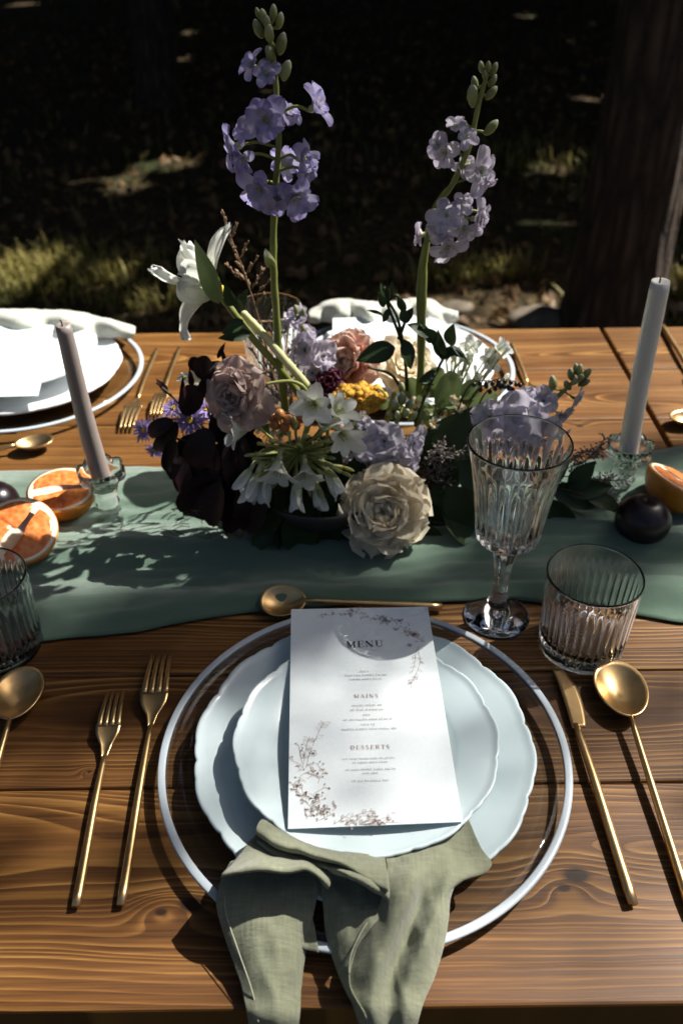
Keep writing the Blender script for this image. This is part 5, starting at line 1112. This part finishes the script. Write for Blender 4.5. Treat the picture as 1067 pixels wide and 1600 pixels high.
# ---- burgundy foliage
def leafy(name, label, m, twigs, leaves, smat='stemd', base=None, rw=.0012):
    b = base or at(*twigs[0][0]); t = thing(name, label, 'foliage', b); rnd = random.Random(len(leaves) * 7 + len(label))
    for tw in twigs: stem_of(t, b, [at(*p) for p in tw], rw * 1.3, rw, smat, 12, 'twig', 6)
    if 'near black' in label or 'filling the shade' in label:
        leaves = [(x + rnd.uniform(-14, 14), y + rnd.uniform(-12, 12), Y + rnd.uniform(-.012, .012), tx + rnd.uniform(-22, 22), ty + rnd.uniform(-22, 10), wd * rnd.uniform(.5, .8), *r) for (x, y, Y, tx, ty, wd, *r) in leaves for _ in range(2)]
    for (x, y, Y, tx, ty, wd, *r) in leaves:
        p = at(x, y, Y); q = at(tx, ty, Y + (r[0] if r else -.008)); d = q - p; nrm = CV(p) + Vector((rnd.uniform(-.5, .5), rnd.uniform(-.3, .3), rnd.uniform(-.3, .6)))
        leaf(t, b, p, d, nrm, d.length, wd / 1430., M[m], rnd.uniform(.1, .5), rnd.uniform(.15, .4), rnd, pointed=False if (len(r) > 1 and r[1]) else True, nu=6)
    return t
R = 1
leafy('smoke_bush_branch', 'round dark burgundy leaves between the asters and the mauve flower', 'burg', [[(340, 690, .78), (325, 640, .775), (318, 590, .78)], [(330, 680, .78), (290, 640, .775), (245, 598, .775)]],
      [(300, 648, .762, 292, 602, 44, 0, R), (322, 596, .775, 322, 556, 36, 0, R), (335, 600, .78, 345, 565, 34, 0, R), (318, 620, .77, 340, 585, 34, 0, R), (345, 625, .775, 350, 590, 36, 0, R), (262, 615, .775, 244, 592, 12, 0, 0), (282, 625, .77, 286, 588, 9, 0, 0), (300, 605, .775, 296, 575, 10, 0, 0), (340, 560, .79, 352, 535, 8, .0, 0), (352, 570, .79, 345, 540, 7, 0, 0), (310, 580, .785, 300, 558, 20, 0, R)])
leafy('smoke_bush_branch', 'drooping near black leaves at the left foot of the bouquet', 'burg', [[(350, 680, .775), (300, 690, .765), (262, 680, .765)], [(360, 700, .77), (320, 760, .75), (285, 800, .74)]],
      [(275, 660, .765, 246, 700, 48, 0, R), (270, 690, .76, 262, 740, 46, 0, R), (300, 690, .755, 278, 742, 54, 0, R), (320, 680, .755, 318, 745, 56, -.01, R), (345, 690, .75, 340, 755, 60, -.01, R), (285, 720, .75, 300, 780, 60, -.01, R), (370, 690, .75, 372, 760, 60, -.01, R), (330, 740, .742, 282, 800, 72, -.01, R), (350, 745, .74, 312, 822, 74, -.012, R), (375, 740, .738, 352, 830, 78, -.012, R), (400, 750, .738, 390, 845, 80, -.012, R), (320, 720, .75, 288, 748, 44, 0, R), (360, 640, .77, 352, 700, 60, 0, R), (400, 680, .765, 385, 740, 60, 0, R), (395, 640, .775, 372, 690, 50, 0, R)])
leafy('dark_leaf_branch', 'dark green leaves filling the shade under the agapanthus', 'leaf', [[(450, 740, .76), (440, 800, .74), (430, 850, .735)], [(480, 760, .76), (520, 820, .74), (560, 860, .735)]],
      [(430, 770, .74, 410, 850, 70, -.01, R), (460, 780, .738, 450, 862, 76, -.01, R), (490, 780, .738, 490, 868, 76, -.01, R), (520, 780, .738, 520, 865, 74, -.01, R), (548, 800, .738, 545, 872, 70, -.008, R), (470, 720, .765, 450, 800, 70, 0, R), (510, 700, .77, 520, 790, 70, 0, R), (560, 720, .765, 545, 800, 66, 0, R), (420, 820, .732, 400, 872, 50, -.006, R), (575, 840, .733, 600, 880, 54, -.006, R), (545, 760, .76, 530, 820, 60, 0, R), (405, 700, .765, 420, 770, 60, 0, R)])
leafy('dark_leaf_branch', 'large dark glossy leaf and fillers between the rose and the goblet', 'leaf', [[(640, 760, .80), (690, 700, .81), (740, 650, .815)], [(640, 780, .78), (690, 810, .765), (730, 840, .76)]],
      [(640, 752, .815, 772, 626, 92, .0, 0), (650, 760, .80, 745, 722, 66, -.006, 0), (650, 780, .78, 740, 800, 72, -.006, 0), (655, 790, .765, 720, 860, 72, -.008, 0), (640, 820, .74, 690, 880, 66, -.008, 0), (670, 740, .81, 730, 700, 60, 0, 0), (700, 760, .75, 760, 830, 66, -.006, 0), (690, 800, .742, 770, 870, 60, -.004, 0), (620, 850, .735, 660, 890, 54, -.004, 0), (720, 720, .765, 790, 780, 70, 0, 0)])
leafy('trailing_leaf_sprig', 'dark trailing leaves on the runner behind the goblet and tumbler', 'leaf', [[(840, 760, .78), (900, 770, .765), (960, 800, .755)]],
      [(860, 762, .775, 950, 790, 44, -.01, 0), (890, 765, .77, 930, 720, 36, 0, 0), (880, 765, .77, 960, 760, 34, 0, 0), (845, 755, .78, 890, 720, 40, 0, 0), (850, 780, .765, 905, 830, 40, -.006, 0), (910, 770, .765, 975, 800, 30, -.004, 0)], base=on(840, 790))
# ---- dark hellebore shoots
leafy('hellebore_shoot', 'dark green leafy shoot with hanging buds in front of the far menu', 'leaf', [[(636, 610, .83), (632, 560, .83), (622, 520, .83), (604, 472, .83), (600, 448, .83)], [(630, 550, .83), (622, 500, .83), (606, 470, .83)], [(622, 530, .83), (632, 505, .83), (634, 490, .83)], [(628, 610, .83), (610, 585, .825), (575, 574, .82)], [(606, 470, .83), (620, 462, .83), (628, 478, .83)]],
      [(617, 543, .828, 556, 564, 36, -.01, 0), (630, 530, .825, 642, 578, 26, -.01, 0), (604, 470, .83, 594, 440, 16, 0, 0), (600, 480, .825, 590, 455, 12, 0, 0), (606, 482, .825, 598, 505, 12, 0, 0), (598, 492, .825, 572, 484, 7, 0, 0), (612, 468, .83, 612, 438, 7, 0, 0), (622, 465, .83, 634, 490, 14, 0, 0), (636, 505, .825, 628, 480, 18, 0, 0), (634, 500, .825, 645, 480, 14, 0, 0)], 'leaf', rw=.0015)
leafy('hellebore_shoot', 'dark green leafy shoot curving right of the pale delphinium stem', 'leaf', [[(648, 660, .81), (668, 610, .815), (690, 565, .82), (706, 540, .82)], [(690, 560, .82), (672, 530, .82), (655, 508, .82)], [(676, 600, .818), (660, 600, .815)]],
      [(690, 560, .82, 684, 515, 24, 0, 0), (704, 540, .82, 708, 506, 26, 0, 0), (672, 525, .82, 636, 506, 22, 0, 0), (680, 535, .82, 664, 512, 22, 0, 0), (700, 545, .82, 728, 560, 10, -.01, 0), (706, 540, .82, 734, 572, 10, -.01, 0), (696, 552, .82, 722, 548, 12, 0, 0), (682, 580, .815, 652, 598, 16, -.01, 0), (690, 560, .82, 712, 540, 18, 0, 0)], 'leaf', rw=.0014)
# ---- pale leaves, white buds on the right
leafy('ivy_sprig', 'pale grey green leaves beside the white buds', 'leafl', [[(690, 650, .83), (700, 610, .835), (715, 585, .84)]], [(690, 640, .83, 705, 580, 44, 0, R), (668, 620, .84, 690, 575, 36, 0, R), (720, 620, .83, 752, 600, 30, 0, R), (730, 640, .825, 775, 615, 34, -.01, R), (650, 625, .84, 640, 590, 30, 0, R), (600, 640, .83, 590, 608, 24, 0, R), (680, 660, .82, 655, 630, 26, 0, R)], 'stem')
b = at(700, 660, .84); t = thing('white_bud_cluster', 'cluster of slim creamy white buds on the right of the peonies', 'flower', b); rnd = random.Random(31)
for k in range(34):
    x, y = rnd.uniform(700, 788), rnd.uniform(545, 612); Y = .86 + rnd.uniform(-.02, .02); p = at(x, y, Y); d = (Vector((rnd.uniform(-.4, .6), -.3, 1))).normalized(); L = rnd.uniform(.016, .026)
    mk('bud', tube([p - b - d * L * .5, p - b, p - b + d * L * .35, p - b + d * L * .5], [.0010, .0016, .0028, .0010], 7), M['whitep'], t); mk('pedicel', tube(crom([Vector((0, 0, 0)), (p - b) * .6 + Vector((0, .005, -.006)), p - b - d * L * .5], 6), .0008, 5), M['stem'], t)
for x, y, ax in ((775, 548, (.5, -.5, .6)), (762, 565, (.1, -.8, .5)), (737, 548, (-.2, -.6, .7))):
    p = at(x, y, .86); bloom(t, b, p, ax, [(5, .018, .009, 60, -5, M['whitep'], dict(cup=.2, ruf=.06, pw=2))], (tube([(0, 0, -.016), (0, 0, 0)], [.0012, .0022], 7), M['stemp']), rnd=rnd)
# ---- small filler blooms that close the mound
def filler(label, pts, Y, m, sz, seed, up=.6):
    rnd = random.Random(seed); b = at(*pts[0], Y) - Vector((0, -.02, .03)); t = thing('filler_sprig', label, 'flower', b)
    for x, y in pts:
        p = at(x, y, Y + rnd.uniform(-.015, .015)); ax = Vector((rnd.uniform(-.5, .5), -.8, rnd.uniform(.1, up))).normalized(); s_ = sz * rnd.uniform(.75, 1.25) / 1430.
        mk('pedicel', tube(crom([Vector((0, 0, 0)), (p - b) * .55 + Vector((0, .006, -.003)), p - b - ax * .003], 7), .0007, 5), M['agst'], t)
        bloom(t, b, p, ax, [(5, s_ * .52, s_ * .36, 40, -6, M[m], dict(cup=.25, ruf=.06, nu=4, nv=5, ja=14, js=.2))], (join(ball((0, 0, 0), s_ * .09, s_ * .09, s_ * .12, 6, 5), stamens(4, s_ * .2, .5, .0004, .0008, rnd)), M['yell']), rnd=rnd)
        if rnd.random() < .6: leaf(t, b, p - ax * .004, Vector((rnd.uniform(-1, 1), -.3, rnd.uniform(-.2, .8))), (0, -1, .3), .02, .009, M['leafl'], .4, .3, rnd)
filler('tiny cream yellow filler blossoms behind the lavender stock', [(668, 642), (650, 628), (688, 632), (700, 648), (676, 662), (655, 655), (716, 634), (640, 645), (692, 615), (728, 650), (708, 622), (662, 610)], .83, 'cream', 22, 1)
filler('small white blossoms behind the burgundy leaves', [(300, 600), (312, 588), (290, 590), (305, 610), (325, 610)], .81, 'whitep', 26, 2)
filler('tiny pale lilac filler blossoms between agapanthus and stock', [(556, 668), (548, 690), (562, 705), (545, 715), (566, 650), (552, 735), (540, 660)], .79, 'stockp', 24, 3)
filler('tiny cream filler blossoms under the mauve lisianthus', [(415, 655), (405, 668), (400, 690), (428, 672), (440, 680), (412, 700)], .775, 'cream', 18, 4)
# ---- arching twigs with dark berries
b = at(715, 640, .80); t = thing('berry_twig', 'thin dark arching twigs with tiny blue black berries', 'twig', b)
for path in (((715, 640), (735, 600), (770, 596), (800, 605)), ((725, 650), (745, 610), (780, 592), (812, 598)), ((740, 650), (760, 612), (790, 600), (806, 612))):
    P = [at(x, y, .80) for x, y in path]; stem_of(t, b, P, .0009, .0006, 'stemd', 16, 'twig', 5); sp = crom(P, 24)
    for k in range(9, 24, 2): mk('berry', ball(sp[k] - b + Vector((0, -.002, .002 * (-1) ** k)), .0026, .0026, .0028, 8, 6), M['plum'], t)
# ---- statice
def statice(label, Y, sprays, seed):
    P0 = at(*sprays[0][0], Y); t = thing('statice_sprig', label, 'dried flower', P0, group='dried statice sprigs'); rnd = random.Random(seed)
    for path in sprays:
        P = [at(x, y, Y + rnd.uniform(-.01, .01)) for x, y in path]; stem_of(t, P0, P, .0008, .0005, 'stemd', 14, 'twig', 5); sp = crom(P, 30); parts = []
        for k in range(8, 30):
            for _ in range(4):
                d = Vector((rnd.uniform(-1, 1), rnd.uniform(-1, .4), rnd.uniform(-.6, 1))).normalized(); e = sp[k] + d * rnd.uniform(.003, .011); parts.append(tube([sp[k] - P0, e - P0], .0003, 3))
                g = budmesh(rnd.uniform(.0024, .0045), .0019); q = quat_to(d).to_matrix(); parts.append(([q @ Vector(v) + e - P0 for v in g[0]], g[1], g[2]))
        mk('floret_spray', join(*parts), M['stat'], t)
statice('dried grey statice trailing right of the goblet toward the white candle', .79, [[(850, 740), (890, 730), (920, 715), (945, 685)], [(850, 745), (900, 745), (940, 750), (975, 750)], [(850, 745), (890, 720), (915, 705), (935, 710)], [(855, 750), (905, 758), (945, 765), (960, 785)], [(860, 750), (895, 775), (925, 770), (950, 745)]], 1)
statice('dark dried statice between the lavender stock and the goblet', .795, [[(640, 745), (670, 725), (700, 710), (735, 705)], [(640, 750), (675, 735), (705, 730), (740, 722)], [(645, 755), (660, 730), (680, 708), (690, 695)], [(640, 760), (670, 750), (690, 745), (700, 755)]], 2)
# wispy dry grass at the dark foot of the bouquet
b = at(400, 830, .735); tw = []
rnd = random.Random(41)
for _ in range(70):
    x, y = rnd.uniform(270, 420), rnd.uniform(790, 860); p = at(x, y, .732); d = Vector((rnd.uniform(-1, 1), -.4, rnd.uniform(-.6, .8))) * .02; tw.append(tube(crom([p - b, p - b + d * .5 + Vector((0, 0, .003)), p - b + d], 5), .0004, 4))
for _ in range(60):
    x, y = rnd.uniform(700, 830), rnd.uniform(840, 900); p = at(x, y, .725); d = Vector((rnd.uniform(-1, 1), -.3, rnd.uniform(-.3, .6))) * .016; tw.append(tube(crom([p - b, p - b + d * .5 + Vector((0, 0, .003)), p - b + d], 5), .0004, 4))
o = mk('dry_moss_wisps', join(*tw), M['moss'], None, b); tag(o, 'wisps of dry moss trailing on the runner below the bouquet', 'moss', kind='stuff')

# ------------------------------------------------------------------ sunlight focused by the glassware
sl.cycles.is_caustics_light = True
for o in (TM, TM2, GB): o.cycles.is_caustics_caster = True
for o in bpy.data.objects:
    if o.type == 'MESH' and o.name.split('.')[0] in ('plank', 'table_runner', 'card', 'dinner_plate', 'salad_plate', 'rim_band'): o.cycles.is_caustics_receiver = True
